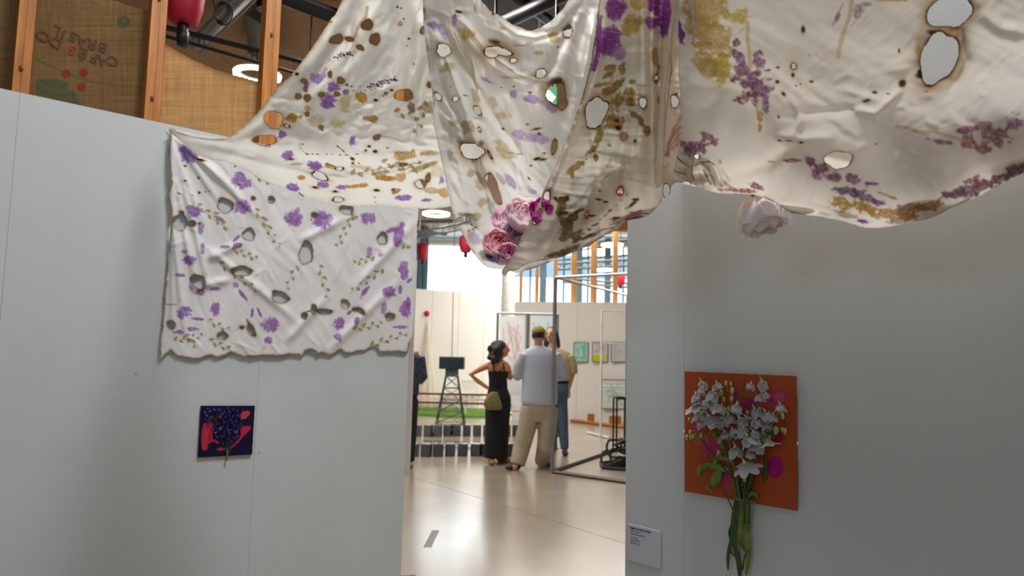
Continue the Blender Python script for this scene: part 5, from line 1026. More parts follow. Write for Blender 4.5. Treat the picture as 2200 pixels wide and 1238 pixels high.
E.spots([(655, 145, 12, 22, 0), (607, 327, 14, 16, 0), (604, 370, 8, 12, 0), (1143, 410, 16, 20, 20), (1007, 455, 14, 9, 0), (527, 403, 10, 8, 0), (558, 463, 14, 8, 50), (530, 332, 9, 5, 0), (480, 346, 16, 4, -10), (695, 402, 9, 6, 0), (1072, 462, 9, 4, 0), (968, 496, 20, 6, -12), (897, 540, 5, 5, 0), (533, 575, 6, 9, 0), (540, 692, 12, 4, 5), (645, 702, 12, 5, 0), (770, 800, 6, 10, 0), (1127, 250, 6, 12, 0), (640, 415, 5, 4, 0), (590, 695, 30, 2, 5), (1014, 708, 8, 3, 0), (1258, 450, 10, 3, 10), (685, 272, 4, 3, 0), (620, 422, 5, 4, 0)], (66, 38, 16))
for pts in [[(30, 770), (60, 800), (95, 822)], [(20, 840), (50, 855), (90, 855)], [(160, 800), (190, 795), (215, 810)], [(165, 840), (180, 870), (200, 905)], [(110, 860), (118, 885)], [(150, 800), (175, 798)]]: E.line(pts, 4.5, (84, 52, 22), .85)
E.burn_edge(2.6, lambda X, Y: np.where((X > 1640) & (X < 1720), 1.3, .25), .7)
for q, w, a in [([(1466, 340), (1490, 352), (1520, 350)], 6, -.018), ([(1456, 360), (1490, 374), (1530, 372)], 5, .016), ([(1452, 376), (1485, 386), (1522, 392)], 4, -.012), ([(1512, 345), (1528, 375), (1540, 408)], 5, -.018), ([(1524, 345), (1540, 370), (1552, 405)], 4, .012), ([(1500, 348), (1512, 380), (1520, 405)], 4, .012), ([(1690, 455), (1760, 452), (1830, 470), (1880, 482)], 8, -.012), ([(1670, 438), (1730, 448), (1800, 462)], 5, .016), ([(1540, 60), (1530, 200), (1500, 330)], 26, -.014), ([(1640, 290), (1720, 300), (1790, 295)], 12, -.010), ([(1660, 250), (1740, 240), (1830, 235)], 10, .008), ([(1830, 235), (1880, 245), (1940, 190)], 9, -.010), ([(1720, 300), (1650, 350), (1560, 380)], 16, .010), ([(2060, 60), (2075, 130), (2040, 200)], 12, .014), ([(2100, 20), (2150, 60), (2200, 70)], 12, -.008), ([(1900, 480), (2010, 450), (2120, 400), (2200, 360)], 12, -.012), ([(1700, 200), (1720, 260), (1690, 310)], 8, -.006), ([(1600, 170), (1640, 260), (1700, 330)], 14, .006)]:
    E.fold(q, w, a)
E.wrinkle(30, 70, .007, 3, 181); E.wrinkle(130, 22, .0015, 3, 187); E.creases(60, (1600, 150, 2200, 380), 20, 90, 7, .0016, (-40, 40), 12); E.creases(26, (1650, 440, 1850, 470), 20, 50, 3, .003, (0, 25), 3); E.creases(24, (1470, 340, 1560, 410), 15, 45, 3, .006, (30, 90), 5)
E.build('main_panel', m_cloth, right)
# rear panel of the right pouch: added from hem to wall to shade the wall below
Eh = [(1466, 398), (1500, 403), (1541, 414), (1590, 416), (1640, 423), (1676, 441), (1698, 456), (1762, 465), (1830, 480), (1885, 489), (1950, 479), (2020, 460), (2086, 429), (2160, 390), (2200, 371), (2260, 350), (2326, 331)]
E2 = Sheet((1462, 150, 2330, 494), 4.0, [(1466, 250)]+[(x, y-1) for x, y in Eh]+[(2326, 170), (1900, 200)], (226, 216, 202), TE, 1, 0, 191)
hx = np.array([p[0] for p in Eh]); hy = np.array([p[1] for p in Eh]); hY = np.interp(E2.X, hx, hy)
hd = np.interp(hx, [1466, 1541, 1640, 1698, 1762, 1860, 1985, 2086, 2200, 2330], [1.50, 1.50, 1.50, 1.47, 1.42, 1.36, 1.30, 1.24, 1.16, 1.06])
d0 = np.interp(E2.X, hx, hd)+.004; d1 = plane_depth(E2.X, E2.Y, RW0+rnrm*.03, rnrm); k_ = np.clip((hY-E2.Y)/130, 0, 1)
E2.D = np.minimum(d0*(1-k_)+d1*k_+.05*np.sin(k_*math.pi), d1)+0.0
E2.build('rear_panel', m_cloth, right)
for (x, y, d) in ((1475, -226, 1.52), (1900, -226, 1.34), (2320, -226, 1.12)): cord(right, x, y, d)

# ------------------------------------------------------------------ art boards, card
m_board = cloth_mat('printed board', 0.0, weave=500, wcol=.02, bump=0.0, rough=.45)
def WR(px, py, off=0.0): return at_plane(px, py, RW0+rnrm*off, rnrm)
def WL(px, py, off=0.0): return at_plane(px, py, LW0+lnrm*off, lnrm)
def flatboard(box, poly, base, T, P0, n, off, name, parent=None, deco=None, m=None, th=.004, step=1.5):
    s = Sheet(box, step, poly, base, T, 1, 0, 31)
    s.D = plane_depth(s.X, s.Y, P0+n*off, n)
    if deco: deco(s)
    o = s.build(name, m or m_board, parent); md = o.modifiers.new('thickness', 'SOLIDIFY'); md.thickness = th; md.offset = 0
    return o
def deco_or(s):
    for (x, y, rx, ry, c) in [(860, 280, 105, 76, (196, 60, 120)), (880, 275, 60, 40, (206, 84, 120)), (850, 840, 74, 100, (176, 24, 130)), (830, 860, 40, 60, (186, 40, 130)), (310, 680, 66, 66, (200, 60, 120)), (350, 690, 50, 44, (190, 60, 110)), (215, 500, 46, 64, (196, 60, 120)), (455, 930, 44, 74, (190, 70, 110)), (520, 270, 40, 40, (190, 50, 120)), (640, 330, 70, 50, (186, 40, 120)), (610, 440, 50, 60, (186, 50, 120)), (870, 600, 60, 50, (150, 40, 50)), (720, 380, 80, 40, (170, 40, 110))]:
        s.blot(x, y, rx, ry, 0, c, .92, .3, .12, .1)
ob = empty('art_board', WR(1590, 1075), 'orange brown art board with pink blobs on the right wall behind the white flowers', 'artwork')
flatboard((1470, 796, 1716, 1100), [(1472, 798), (1710, 808), (1713, 1098), (1472, 1056)], (166, 78, 42), (1440, 780, 3.75), RW0, rnrm, .012, 'board_face', ob, deco_or)
for px, py in ((1472.5, 927), (1711.5, 953)):
    P = WR(px, py, .006); bm = bmesh.new(); ball(bm, P, .006, 8, 6); from_bm('spacer', bm, m_white, ob)
def deco_navy(s):
    R1, R2 = (196, 44, 74), (210, 70, 90)
    s.poly([(290, 470), (350, 430), (430, 450), (450, 560), (450, 700), (540, 770), (530, 800), (440, 780), (370, 820), (350, 900), (300, 915), (260, 880), (242, 700), (250, 560)], R1, .95, 10, .05)
    s.poly([(300, 600), (340, 560), (350, 700), (320, 860), (280, 880), (290, 740)], (206, 84, 84), .5, 30, .1)
    s.poly([(900, 300), (980, 250), (1050, 255), (1060, 310), (1010, 370), (950, 400), (900, 390)], (206, 70, 76), .95, 10, .05)
    s.poly([(880, 540), (980, 505), (1060, 505), (1070, 560), (960, 680), (860, 800), (740, 890), (560, 920), (500, 890), (560, 860), (680, 860), (800, 780), (900, 660)], R1, .95, 10, .05)
    s.poly([(440, 400), (520, 310), (590, 290), (590, 350), (500, 430)], (130, 20, 40), .9, 12, .1)
nb = empty('art_board', WL(485, 980), 'small square navy art board with red shapes on the left wall', 'artwork')
flatboard((423, 870, 549, 985), [(431.5, 872), (547, 872), (541, 977), (425, 983)], (24, 22, 54), (400, 850, 7.74), LW0, lnrm, .010, 'board_face', nb, deco_navy, step=1.0)
for px, py in ((431, 925), (542, 925)):
    P = WL(px, py, .005); bm = bmesh.new(); ball(bm, P, .005, 8, 6); from_bm('spacer', bm, m_white, nb)
cd = empty('caption_card', WR(1385, 1214), 'pale grey caption card with small black text on the right wall by the opening', 'label')
flatboard((1348, 1122, 1424, 1228), [(1349, 1124.5), (1420, 1141.5), (1420, 1224.5), (1349, 1204)], (196, 198, 206), (0, 0, 1), RW0, rnrm, .004, 'card', cd, None, None, .002, 2.0)
for i, (t, b, dy) in enumerate([('Hiding Your Flowers Behind', .00035, 0), ('Mixed media', 0, 5.9), ('Variable Dimensions', 0, 11.8), ('Yue Wang', 0, 19.6), ('Sculpture MA', 0, 25.4), ("@yuew's.wen", 0, 31.2)]):
    P = WR(1354, 1135.5+dy, .0058); text('lettering', t, P, wall_frame(rdir, rnrm), .0066 if b else .0064, m_ink, cd, b)

# ------------------------------------------------------------------ flowers
m_petal = cloth_mat('petal', .5, weave=60, wcol=.06, rough=.6, bump=0.0)
m_stem = mat('green stem', (92, 116, 48), .5, var=.15, scale=30); m_leaf = mat('green leaf', (104, 124, 46), .5, var=.2, scale=25, bump=.1)
m_dstem = mat('dark green stem', (52, 74, 32), .5, var=.15, scale=30); m_bud = mat('pale green bud', (168, 180, 98), .5, var=.12, scale=60)
def surf(name, fn, nu, nv, colfn):
    vs = []; cs = []
    for j in range(nv+1):
        for i in range(nu+1):
            u = i/nu*2-1; v = j/nv; vs.append(fn(u, v)); cs.append(srgb(*colfn(u, v)))
    fs = [(j*(nu+1)+i, j*(nu+1)+i+1, (j+1)*(nu+1)+i+1, (j+1)*(nu+1)+i) for j in range(nv) for i in range(nu)]
    me = bpy.data.meshes.new(name); me.from_pydata([tuple(map(float, v)) for v in vs], [], fs); me.update()
    me.polygons.foreach_set('use_smooth', [True]*len(me.polygons))
    a = me.color_attributes.new('print', 'FLOAT_COLOR', 'POINT'); a.data.foreach_set('color', np.array([c+(1,) for c in cs], np.float32).ravel())
    me.materials.append(m_petal); return me
def peony(px, py, d, rpx, axis, c_out, c_in, label, seed=1, grp='peonies tucked in the cloth', zs=1.0):
    R = rpx/F*d; P = at(px, py, d); r = empty('peony', P, label, 'flower', grp)
    q = Vector(axis).normalized().to_track_quat('Z', 'Y'); r.rotation_euler = q.to_euler(); r.scale = (1, 1, zs)
    rr = random.Random(seed); layers = [(1.0, 7, 52, 1.10, .16), (.93, 7, 46, 1.0, .12), (.82, 6, 44, .86, .08), (.66, 6, 42, .72, .08), (.48, 6, 44, .55, .12), (.30, 5, 50, .34, .15)]
    for li, (rho, n, dphi, th, ruf) in enumerate(layers):
        ph = rr.uniform(0, 6); f = li/5
        cb = [c_in[k]*(1-.5*f)+c_in[k]*.5*f for k in range(3)]
        def fn(u, v, rho=rho, dphi=dphi, th=th, ruf=ruf, ph=ph, li=li):
            t = math.pi*(1-v*(1-.5*th*.62)) ; w = math.radians(dphi)*(math.sin(min(1, .12+v*.95)*math.pi*.62)**.7)*u
            tip = v*(1-.16*u*u-.02*math.cos(u*5)); t = math.pi*(1-tip*(1-.36*th))
            rad = R*rho*(1+ruf*math.sin(u*5+ph)*v**3*.4+ (.10 if li < 2 else 0)*max(0, v-.7)*3)
            return (rad*math.sin(t)*math.cos(w), rad*math.sin(t)*math.sin(w), rad*math.cos(t)*(.95)+R*.0+.06*R*math.sin(5*u+ph)*v*v)
        def cf(u, v, f=f):
            k = min(1, max(0, (v-.15)/.6)); m = (1-f*.4)
            return tuple(max(0, min(255, (c_in[q_]*(1-k)+c_out[q_]*k)*m+c_in[q_]*(1-m))) for q_ in range(3))
        me = surf('petal', fn, 10, 9, cf)
        for k in range(n):
            o = bpy.data.objects.new('petal', me); COL.objects.link(o); o.parent = r
            o.rotation_euler = (rr.uniform(-.10, .10), rr.uniform(-.10, .10), 2*math.pi*(k+rr.uniform(-.15, .15))/n+li*.5); s_ = rr.uniform(.9, 1.06); o.scale = (s_, s_, s_*rr.uniform(.9, 1.05))
    bm = bmesh.new(); tube(bm, [(0, 0, -R*.98), (0, 0, -R*1.25)], [R*.12, R*.09], 8); me = bpy.data.meshes.new('stem'); bm.to_mesh(me); bm.free(); me.materials.append(m_stem)
    o = bpy.data.objects.new('stem', me); COL.objects.link(o); o.parent = r
    return r
Xc, Yc_, Zc = R_CW.T[0], R_CW.T[1], R_CW.T[2]
tow = lambda x, y, z: tuple(x*Vector(Xc_)-y*Vector(Dn_)-z*Vector(Fw_)) if False else tuple((np.array([x, -y, -z])@R_CW.T))   # x right, y up, z towards the camera
PK = (240, 212, 218); WP = (238, 230, 232); DP = (226, 120, 140)
peony(1128, 462, 1.74, 44, tow(.2, .5, .5), (250, 232, 236), (244, 200, 208), 'pale pink peony at the top of the middle pouch, beside the cloth edge', 1)
peony(1090, 468, 1.80, 34, tow(-.3, .6, .5), (248, 224, 236), (240, 190, 214), 'lilac pink peony leaning left in the middle pouch', 2)
peony(1108, 508, 1.745, 32, tow(.1, .3, .8), (252, 238, 242), (246, 210, 222), 'white pink peony between the salmon one and the cloth edge', 3)
peony(1070, 523, 1.70, 33, tow(.25, .5, .7), (250, 214, 222), (240, 150, 150), 'salmon centred peony lowest in the middle pouch', 4)
peony(1092, 543, 1.68, 20, tow(.1, .2, .8), (248, 206, 226), (236, 120, 180), 'small bright pink ruffled flower under the salmon peony', 5)
peony(1058, 553, 1.685, 17, tow(-.3, .1, .6), (214, 196, 232), (176, 150, 210), 'small lilac flower at the bottom tip of the pouch', 6)
peony(1172, 455, 1.66, 34, tow(.1, .5, .5), (214, 90, 190), (190, 40, 150), 'magenta peony seen through burnt holes of the front panel', 7)
peony(1260, 478, 1.66, 40, tow(.1, .5, .3), (232, 160, 180), (210, 90, 130), 'pink peony shining through the right part of the front panel', 8)
peony(1345, 440, 1.64, 36, tow(.2, .5, .3), (232, 190, 196), (210, 120, 140), 'peony behind the right end of the front panel', 9)
peony(1195, 520, 1.65, 34, tow(.1, .4, .3), (226, 180, 200), (200, 100, 150), 'peony low behind the front panel of the pouch', 10)
peony(1640, 473, 1.535, 52, tow(.22, -.86, .30), (250, 244, 248), (246, 214, 196), 'large white peony hanging below the right cloth in front of the wall', 11, zs=1.18)
peony(1990, 392, 1.275, 66, tow(0, .6, .3), (220, 210, 224), (200, 150, 170), 'peony whose shape shows through the right cloth, lower one', 12)
peony(2188, 296, 1.15, 62, tow(0, .6, .3), (210, 200, 222), (180, 140, 170), 'peony behind the right cloth at the right frame edge', 13)

# delphinium bouquet on the orange board
T2 = lambda x, y: (1440+x/3.75, 780+y/3.75)
def petal_mesh(L, W, curl, col0, col1, name='petal', bend=.9):
    def fn(u, v):
        w = W*1.35*math.sin(min(1, .16+v*.90)*math.pi*.84)**.6*u; a = bend*v
        z = -L*.82*v*math.cos(a*.35)*(1-.16*u*u*v)+L*.10*math.sin(v*3.1); out = L*(.40*math.sin(min(1, v*1.25)*math.pi*.55)+curl*v**3)-abs(u)**2*W*.45
        return (out, w, z)
    return surf(name, fn, 6, 6, lambda u, v: tuple(col0[k]*(1-v)+col1[k]*v-(8 if abs(u) < .2 else 0) for k in range(3)))
FS = 0.0135
bells = [petal_mesh(FS*2.0, FS*.62, c_, (188, 196, 176), q_) for c_, q_ in ((.12, (214, 214, 230)), (.28, (222, 222, 234)), (.05, (204, 206, 226)))]
opens = [petal_mesh(FS*1.9, FS*.66, .9, (196, 204, 180), (222, 224, 234), bend=1.6), petal_mesh(FS*1.8, FS*.6, .7, (196, 204, 190), (214, 216, 232), bend=1.6)]
bmq = bmesh.new(); tube(bmq, [(0, 0, -FS*.15), (0, 0, FS*.2), (-FS*.12, 0, FS*.55), (-FS*.35, 0, FS*.95)], [FS*.30, FS*.20, FS*.07, FS*.03], 8)
spur = bpy.data.meshes.new('floret'); bmq.to_mesh(spur); bmq.free(); spur.materials.append(mat('white green spur', (196, 204, 176), .6)); spur.polygons.foreach_set('use_smooth', [True]*len(spur.polygons))
bq = empty('delphinium_bouquet', WR(1595, 1060, .03), 'bouquet of white delphiniums with green stems fixed on the orange board', 'bouquet')
Bl = np.array(bq.location); r5 = random.Random(21)
def floret(px, py, off, size, kind, lean=(0, 0)):
    P = Vector(WR(px, py, off))
    o = bpy.data.objects.new('floret', spur); COL.objects.link(o); o.parent = bq; o.matrix_parent_inverse = Matrix.Translation(-bq.location)
    base = Matrix(((rdir[0], rnrm[0], 0), (rdir[1], rnrm[1], 0), (0, 0, 1)))
    tilt = Matrix.Rotation(lean[0], 3, 'Y') @ Matrix.Rotation(lean[1], 3, 'X') @ Matrix.Rotation(r5.uniform(0, 1.2), 3, 'Z')
    o.rotation_euler = (base @ tilt).to_euler(); o.scale = (size, size, size); o.location = P+Vector((0, 0, FS*size*.9))
    for k in range(5 if kind == 0 else 6):
        me = r5.choice(bells if kind == 0 else opens); p_ = bpy.data.objects.new('petal', me); COL.objects.link(p_); p_.parent = o
        p_.rotation_euler = (0, r5.uniform(-.12, .1), 2*math.pi*k/(5 if kind == 0 else 6)+r5.uniform(-.15, .15)); s_ = r5.uniform(.88, 1.08); p_.scale = (s_, s_, s_)
FL_ = [(250, 190, 50, 0), (375, 195, 42, 0), (650, 200, 42, 0), (740, 190, 52, 0), (735, 290, 48, 0), (770, 270, 34, 0), (205, 290, 46, 0), (260, 240, 40, 0), (345, 275, 60, 0), (210, 365, 56, 1), (340, 345, 46, 0), (370, 370, 40, 1), (415, 385, 46, 0), (535, 380, 52, 0), (885, 375, 46, 0), (680, 410, 50, 0), (765, 440, 58, 0), (832, 455, 40, 0), (310, 485, 72, 1), (205, 430, 40, 1), (238, 505, 34, 0), (400, 500, 46, 1), (470, 470, 62, 0), (560, 490, 56, 0), (610, 470, 44, 1), (690, 500, 62, 0), (765, 525, 46, 0), (440, 605, 60, 1), (588, 560, 50, 0), (535, 585, 40, 0), (622, 645, 66, 0), (668, 590, 46, 0), (750, 610, 56, 0), (525, 730, 64, 0), (722, 700, 52, 0), (790, 660, 38, 1), (645, 750, 44, 0), (600, 860, 66, 1), (700, 640, 42, 0), (500, 560, 36, 0), (655, 690, 44, 1), (290, 330, 40, 0), (600, 530, 40, 1), (250, 440, 40, 0)]
pts_f = []
for (x, y, s_, k) in FL_:
    px, py = T2(x, y); off = r5.uniform(.035, .075); floret(px, py, off, s_/46, k, (r5.uniform(-.5, .5), r5.uniform(.1, .9) if k else r5.uniform(-.1, .5))); pts_f.append((px, py-3, off))
neckp = lambda i: WR(*T2(545+i*9 % 70, 1090), .03+(i % 3)*.008)
axes = [((330, 260), (400, 560)), ((250, 440), (470, 700)), ((430, 180), (470, 600)), ((640, 260), (600, 700)), ((740, 280), (640, 800)), ((880, 400), (700, 800)), ((600, 500), (580, 800)), ((200, 560), (440, 860))]
def stem(name, pts, r0, r1, m, parent=bq):
    pts = [Vector([float(c) for c in p]) for p in pts]; out = []
    n = len(pts)
    for i in range(n-1):
        a = pts[max(0, i-1)]; b = pts[i]; c = pts[i+1]; d = pts[min(n-1, i+2)]
        for k in range(5):
            t = k/5; out.append(.5*((2*b)+(-a+c)*t+(2*a-5*b+4*c-d)*t*t+(-a+3*b-3*c+d)*t**3))
    out.append(pts[-1]); N = len(out); bm = bmesh.new(); tube(bm, out, [r0+(r1-r0)*i/(N-1) for i in range(N)], 6); return from_bm(name, bm, m, parent, True)
ax_pts = []
for i, (a, b) in enumerate(axes):
    top = WR(*T2(*a), .03); mid_ = WR(*T2(*b), .035); nk = WR(*T2(535+i*13, 1090), .02+(i % 3)*.01); low = WR(*T2(520+i*16, 1300), .02+(i % 2)*.01)
    stem('stem', [top, mid_, nk, low], .0012, .0032, m_dstem if i % 2 else m_stem); ax_pts.append((a, b))
for i, (px, py, off) in enumerate(pts_f):
    x = (px-1440)*3.75; y = (py-780)*3.75; best = min(axes, key=lambda ab: math.hypot((ab[0][0]+ab[1][0])/2-x, (ab[0][1]+ab[1][1])/2-y))
    tx = best[0][0]*.45+best[1][0]*.55; ty = best[0][1]*.45+best[1][1]*.55
    e = WR(*T2(tx+r5.uniform(-20, 20), ty+r5.uniform(-40, 60)), .033); s0 = WR(px, py-4, off)
    stem('pedicel', [s0, (s0+e)/2+np.array([0, 0, .012]), e], .0008, .0011, m_stem)
for (x, y, s_) in [(450, 165, 16), (490, 168, 14), (410, 245, 22), (500, 225, 20), (495, 290, 20), (160, 560, 16), (150, 455, 12), (185, 592, 16), (135, 600, 18), (165, 600, 16), (250, 585, 18), (850, 545, 24), (905, 430, 18), (925, 550, 18), (905, 540, 14), (625, 400, 14), (130, 390, 12), (800, 600, 14), (430, 300, 20), (470, 380, 20), (635, 450, 12), (720, 380, 18), (545, 330, 14), (600, 940, 14), (390, 720, 16)]:
    c_ = WR(*T2(x, y), .04); bm = bmesh.new(); R_ = s_/3.75/F*2; ball(bm, c_, (R_*.8, R_*.8, R_*1.4), 10, 8); from_bm('bud', bm, m_bud, bq, True)
    e = WR(*T2(x+(500-x)*.22, y+60), .034); stem('pedicel', [c_+np.array([0, 0, R_]), (c_+e)/2+np.array([0, 0, .012]), e], .0006, .0008, m_bud)
for pts in [[(500, 80), (505, 170), (545, 260)], [(605, 80), (600, 180), (575, 250)], [(692, 80), (700, 120), (700, 160)], [(390, 110), (395, 150), (385, 170)], [(290, 110), (275, 150), (262, 170)], [(650, 110), (650, 150), (650, 170)], [(540, 260), (590, 280), (680, 285)], [(620, 400), (560, 410), (520, 350)], [(280, 640), (300, 740), (320, 800)], [(560, 330), (600, 350), (650, 380)], [(940, 350), (920, 450), (930, 540)], [(830, 560), (820, 640), (780, 700)], [(730, 560), (720, 650), (620, 760)], [(370, 940), (440, 1040), (505, 1180)], [(510, 1020), (520, 1100), (515, 1200)]]:
    stem('tendril', [WR(*T2(*p), .03) for p in pts], .0009, .0009, m_dstem)
def ribbon(name, pts, w, m, parent=bq, offs=None, wall=WR, prof=None):
    """a leaf: a strip along a curve, tapering, creased along the middle"""
    P = [np.array(wall(p[0], p[1], (offs or .03)+(p[2] if len(p) > 2 else 0))) for p in pts]; n = len(P); out = []
    for i in range(n-1):
        a = P[max(0, i-1)]; b = P[i]; c = P[i+1]; d = P[min(n-1, i+2)]
        for k in range(5):
            t = k/5; out.append(.5*((2*b)+(-a+c)*t+(2*a-5*b+4*c-d)*t*t+(-a+3*b-3*c+d)*t**3))
    out.append(P[-1]); N = len(out); vs = []; nrm = rnrm if wall is WR else lnrm
    for i, p in enumerate(out):
        t = out[min(N-1, i+1)]-out[max(0, i-1)]; s_ = np.cross(t, nrm); s_ = s_/(np.linalg.norm(s_)+1e-9); f = i/(N-1)
        ww = w*(math.sin(min(1, f*.92+.08)*math.pi)**.6 if prof is None else prof(f))
        for k, off in ((-1, 0), (0, .25), (1, 0)): vs.append(p+s_*ww*k+nrm*ww*off)
    fs = [(3*i+k, 3*i+k+1, 3*i+k+4, 3*i+k+3) for i in range(N-1) for k in (0, 1)]
    me = bpy.data.meshes.new(name); me.from_pydata([tuple(map(float, v)) for v in vs], [], fs); me.update(); me.polygons.foreach_set('use_smooth', [True]*len(fs))
    o = link(name, me, m, parent); md = o.modifiers.new('t', 'SOLIDIFY'); md.thickness = .0006; return o
T3 = lambda x, y, o=0: (1480+x/5.2, 1000+y/5.2, o)
for pts, w, m in [([(300, 830), (240, 850), (230, 920)], .008, m_leaf), ([(340, 810), (270, 840), (220, 850)], .008, m_leaf), ([(400, 860), (370, 930), (330, 990)], .015, m_leaf), ([(330, 960), (300, 1000), (345, 1050)], .004, m_leaf), ([(500, 800), (430, 765), (370, 780), (345, 840)], .008, m_leaf), ([(470, 860), (400, 850), (340, 830), (280, 820)], .010, m_leaf), ([(420, 720), (380, 740), (360, 800)], .005, m_leaf), ([(760, 740), (770, 850), (748, 975)], .006, m_dstem), ([(600, 1120), (640, 1060), (690, 1060), (700, 1100)], .006, m_leaf), ([(610, 1110), (650, 1120), (690, 1128)], .004, m_leaf), ([(520, 720), (500, 780), (510, 830)], .006, m_leaf), ([(340, 540), (390, 640), (440, 700)], .005, m_leaf), ([(620, 880), (600, 960), (590, 1050)], .006, m_dstem), ([(560, 820), (540, 960), (545, 1080)], .008, m_dstem), ([(660, 840), (640, 960), (600, 1080)], .007, m_dstem)]:
    ribbon('leaf', [T2(*p) for p in pts], w, m)
for pts, w, m in [([(560, 330), (510, 560), (480, 800), (440, 1000), (436, 1170)], .006, m_dstem), ([(560, 380), (540, 640), (520, 860), (560, 1100), (568, 1250)], .010, m_dstem), ([(590, 380), (580, 600), (560, 800), (545, 960)], .011, m_leaf), ([(600, 400), (620, 600), (650, 800), (670, 900), (660, 1080), (640, 1228)], .0075, m_leaf), ([(620, 560), (660, 660), (640, 800), (600, 860)], .006, m_leaf), ([(640, 780), (640, 880), (660, 970)], .010, m_leaf), ([(580, 860), (620, 940), (680, 985)], .003, m_dstem), ([(640, 960), (610, 1080), (600, 1160), (570, 1165)], .003, m_dstem), ([(480, 660), (450, 740), (458, 830)], .003, m_dstem), ([(460, 900), (480, 980), (515, 1022)], .003, m_dstem), ([(530, 400), (500, 620), (470, 900)], .008, m_dstem), ([(345, 250), (430, 370), (495, 520)], .0015, m_dstem), ([(640, 420), (640, 640), (690, 920)], .004, m_leaf)]:
    ribbon('leaf', [T3(*p) for p in pts], w, m, prof=lambda f: .35+.65*math.sin(min(1, f*.9+.1)*math.pi)**.7)
# small clear tape holding stems
bm = bmesh.new(); a = WR(*T2(525, 1085), .034); b = WR(*T2(610, 1108), .034); tube(bm, [a, (a+b)/2+rnrm*.012, b], .0016, 6); from_bm('wire_tie', bm, m_pin, bq)

# small lavender blue bunch on the navy board
T4 = lambda x, y: (400+x/7.74, 850+y/7.74)
lb = empty('bluebell_bunch', WL(487, 985, .02), 'small dark bunch of violet blue bells fixed on the navy board', 'bouquet')
FS2 = .0052
def pm2(c0, c1):
    def fn(u, v): return (FS2*(.5*math.sin(v*2.2)+.5*v**3), FS2*.55*math.sin(min(1, .15+v*.85)*math.pi*.85)*u, -FS2*1.5*v)
    return surf('petal', fn, 2, 3, lambda u, v: tuple(c0[k]*(1-v)+c1[k]*v for k in range(3)))
pms = [pm2((60, 50, 130), (104, 96, 190)), pm2((50, 40, 120), (84, 64, 170)), pm2((110, 110, 170), (150, 150, 205))]
bmq = bmesh.new(); ball(bmq, (0, 0, 0), FS2*.5, 6, 5); cal = bpy.data.meshes.new('floret'); bmq.to_mesh(cal); bmq.free(); cal.materials.append(mat('violet calyx', (62, 52, 120), .6))
r6 = random.Random(3)
spots_ = [(310, 260), (365, 200), (395, 245), (455, 225), (350, 320), (370, 390), (430, 340), (500, 300), (445, 460), (440, 540), (505, 605), (500, 680), (550, 460), (560, 540), (610, 380), (580, 230), (640, 250), (640, 290), (700, 200), (760, 230), (800, 210), (860, 250), (940, 240), (720, 330), (790, 340), (890, 320), (910, 380), (910, 480), (640, 600), (640, 660), (700, 720), (690, 780), (705, 850), (780, 540), (850, 570), (740, 640), (600, 520), (680, 420), (760, 430), (840, 420), (570, 340), (330, 390), (400, 400), (660, 510), (720, 560), (800, 480), (850, 500), (740, 760), (800, 700), (860, 660), (480, 240), (540, 220), (620, 440), (660, 350), (720, 260), (830, 320), (740, 400), (760, 580), (810, 600), (700, 620), (680, 560), (620, 300)]
for (x, y) in spots_:
    P = Vector(WL(*T4(x, y), r6.uniform(.016, .035))); o = bpy.data.objects.new('floret', cal); COL.objects.link(o); o.parent = lb; o.matrix_parent_inverse = Matrix.Translation(-lb.location)
    o.location = P; s_ = r6.uniform(.9, 1.35); o.scale = (s_,)*3; o.rotation_euler = (r6.uniform(-.9, .9), r6.uniform(-.9, .9), r6.uniform(0, 6))
    me = pms[2] if (x < 460 and y < 330) or r6.random() < .1 else r6.choice(pms[:2])
    for k in range(5):
        p_ = bpy.data.objects.new('petal', me); COL.objects.link(p_); p_.parent = o; p_.rotation_euler = (0, 0, 2*math.pi*k/5)
for a, b, c_ in [((440, 300), (560, 640), (680, 980)), ((560, 240), (640, 600), (690, 980)), ((700, 220), (690, 640), (690, 1000)), ((860, 300), (780, 640), (700, 990)), ((350, 330), (540, 620), (670, 960)), ((900, 460), (790, 760), (705, 1000))]:
    stem('stem', [WL(*T4(*a), .016), WL(*T4(*b), .018), WL(*T4(*c_), .014)], .0008, .0017, m_dstem, lb)
bm = bmesh.new(); tube(bm, [WL(*T4(690, 900), .016), WL(*T4(680, 1000), .016), WL(*T4(676, 1080), .016)], [.004, .004, .0045], 8); from_bm('stem_bundle', bm, mat('olive stem', (104, 104, 60), .6), lb)

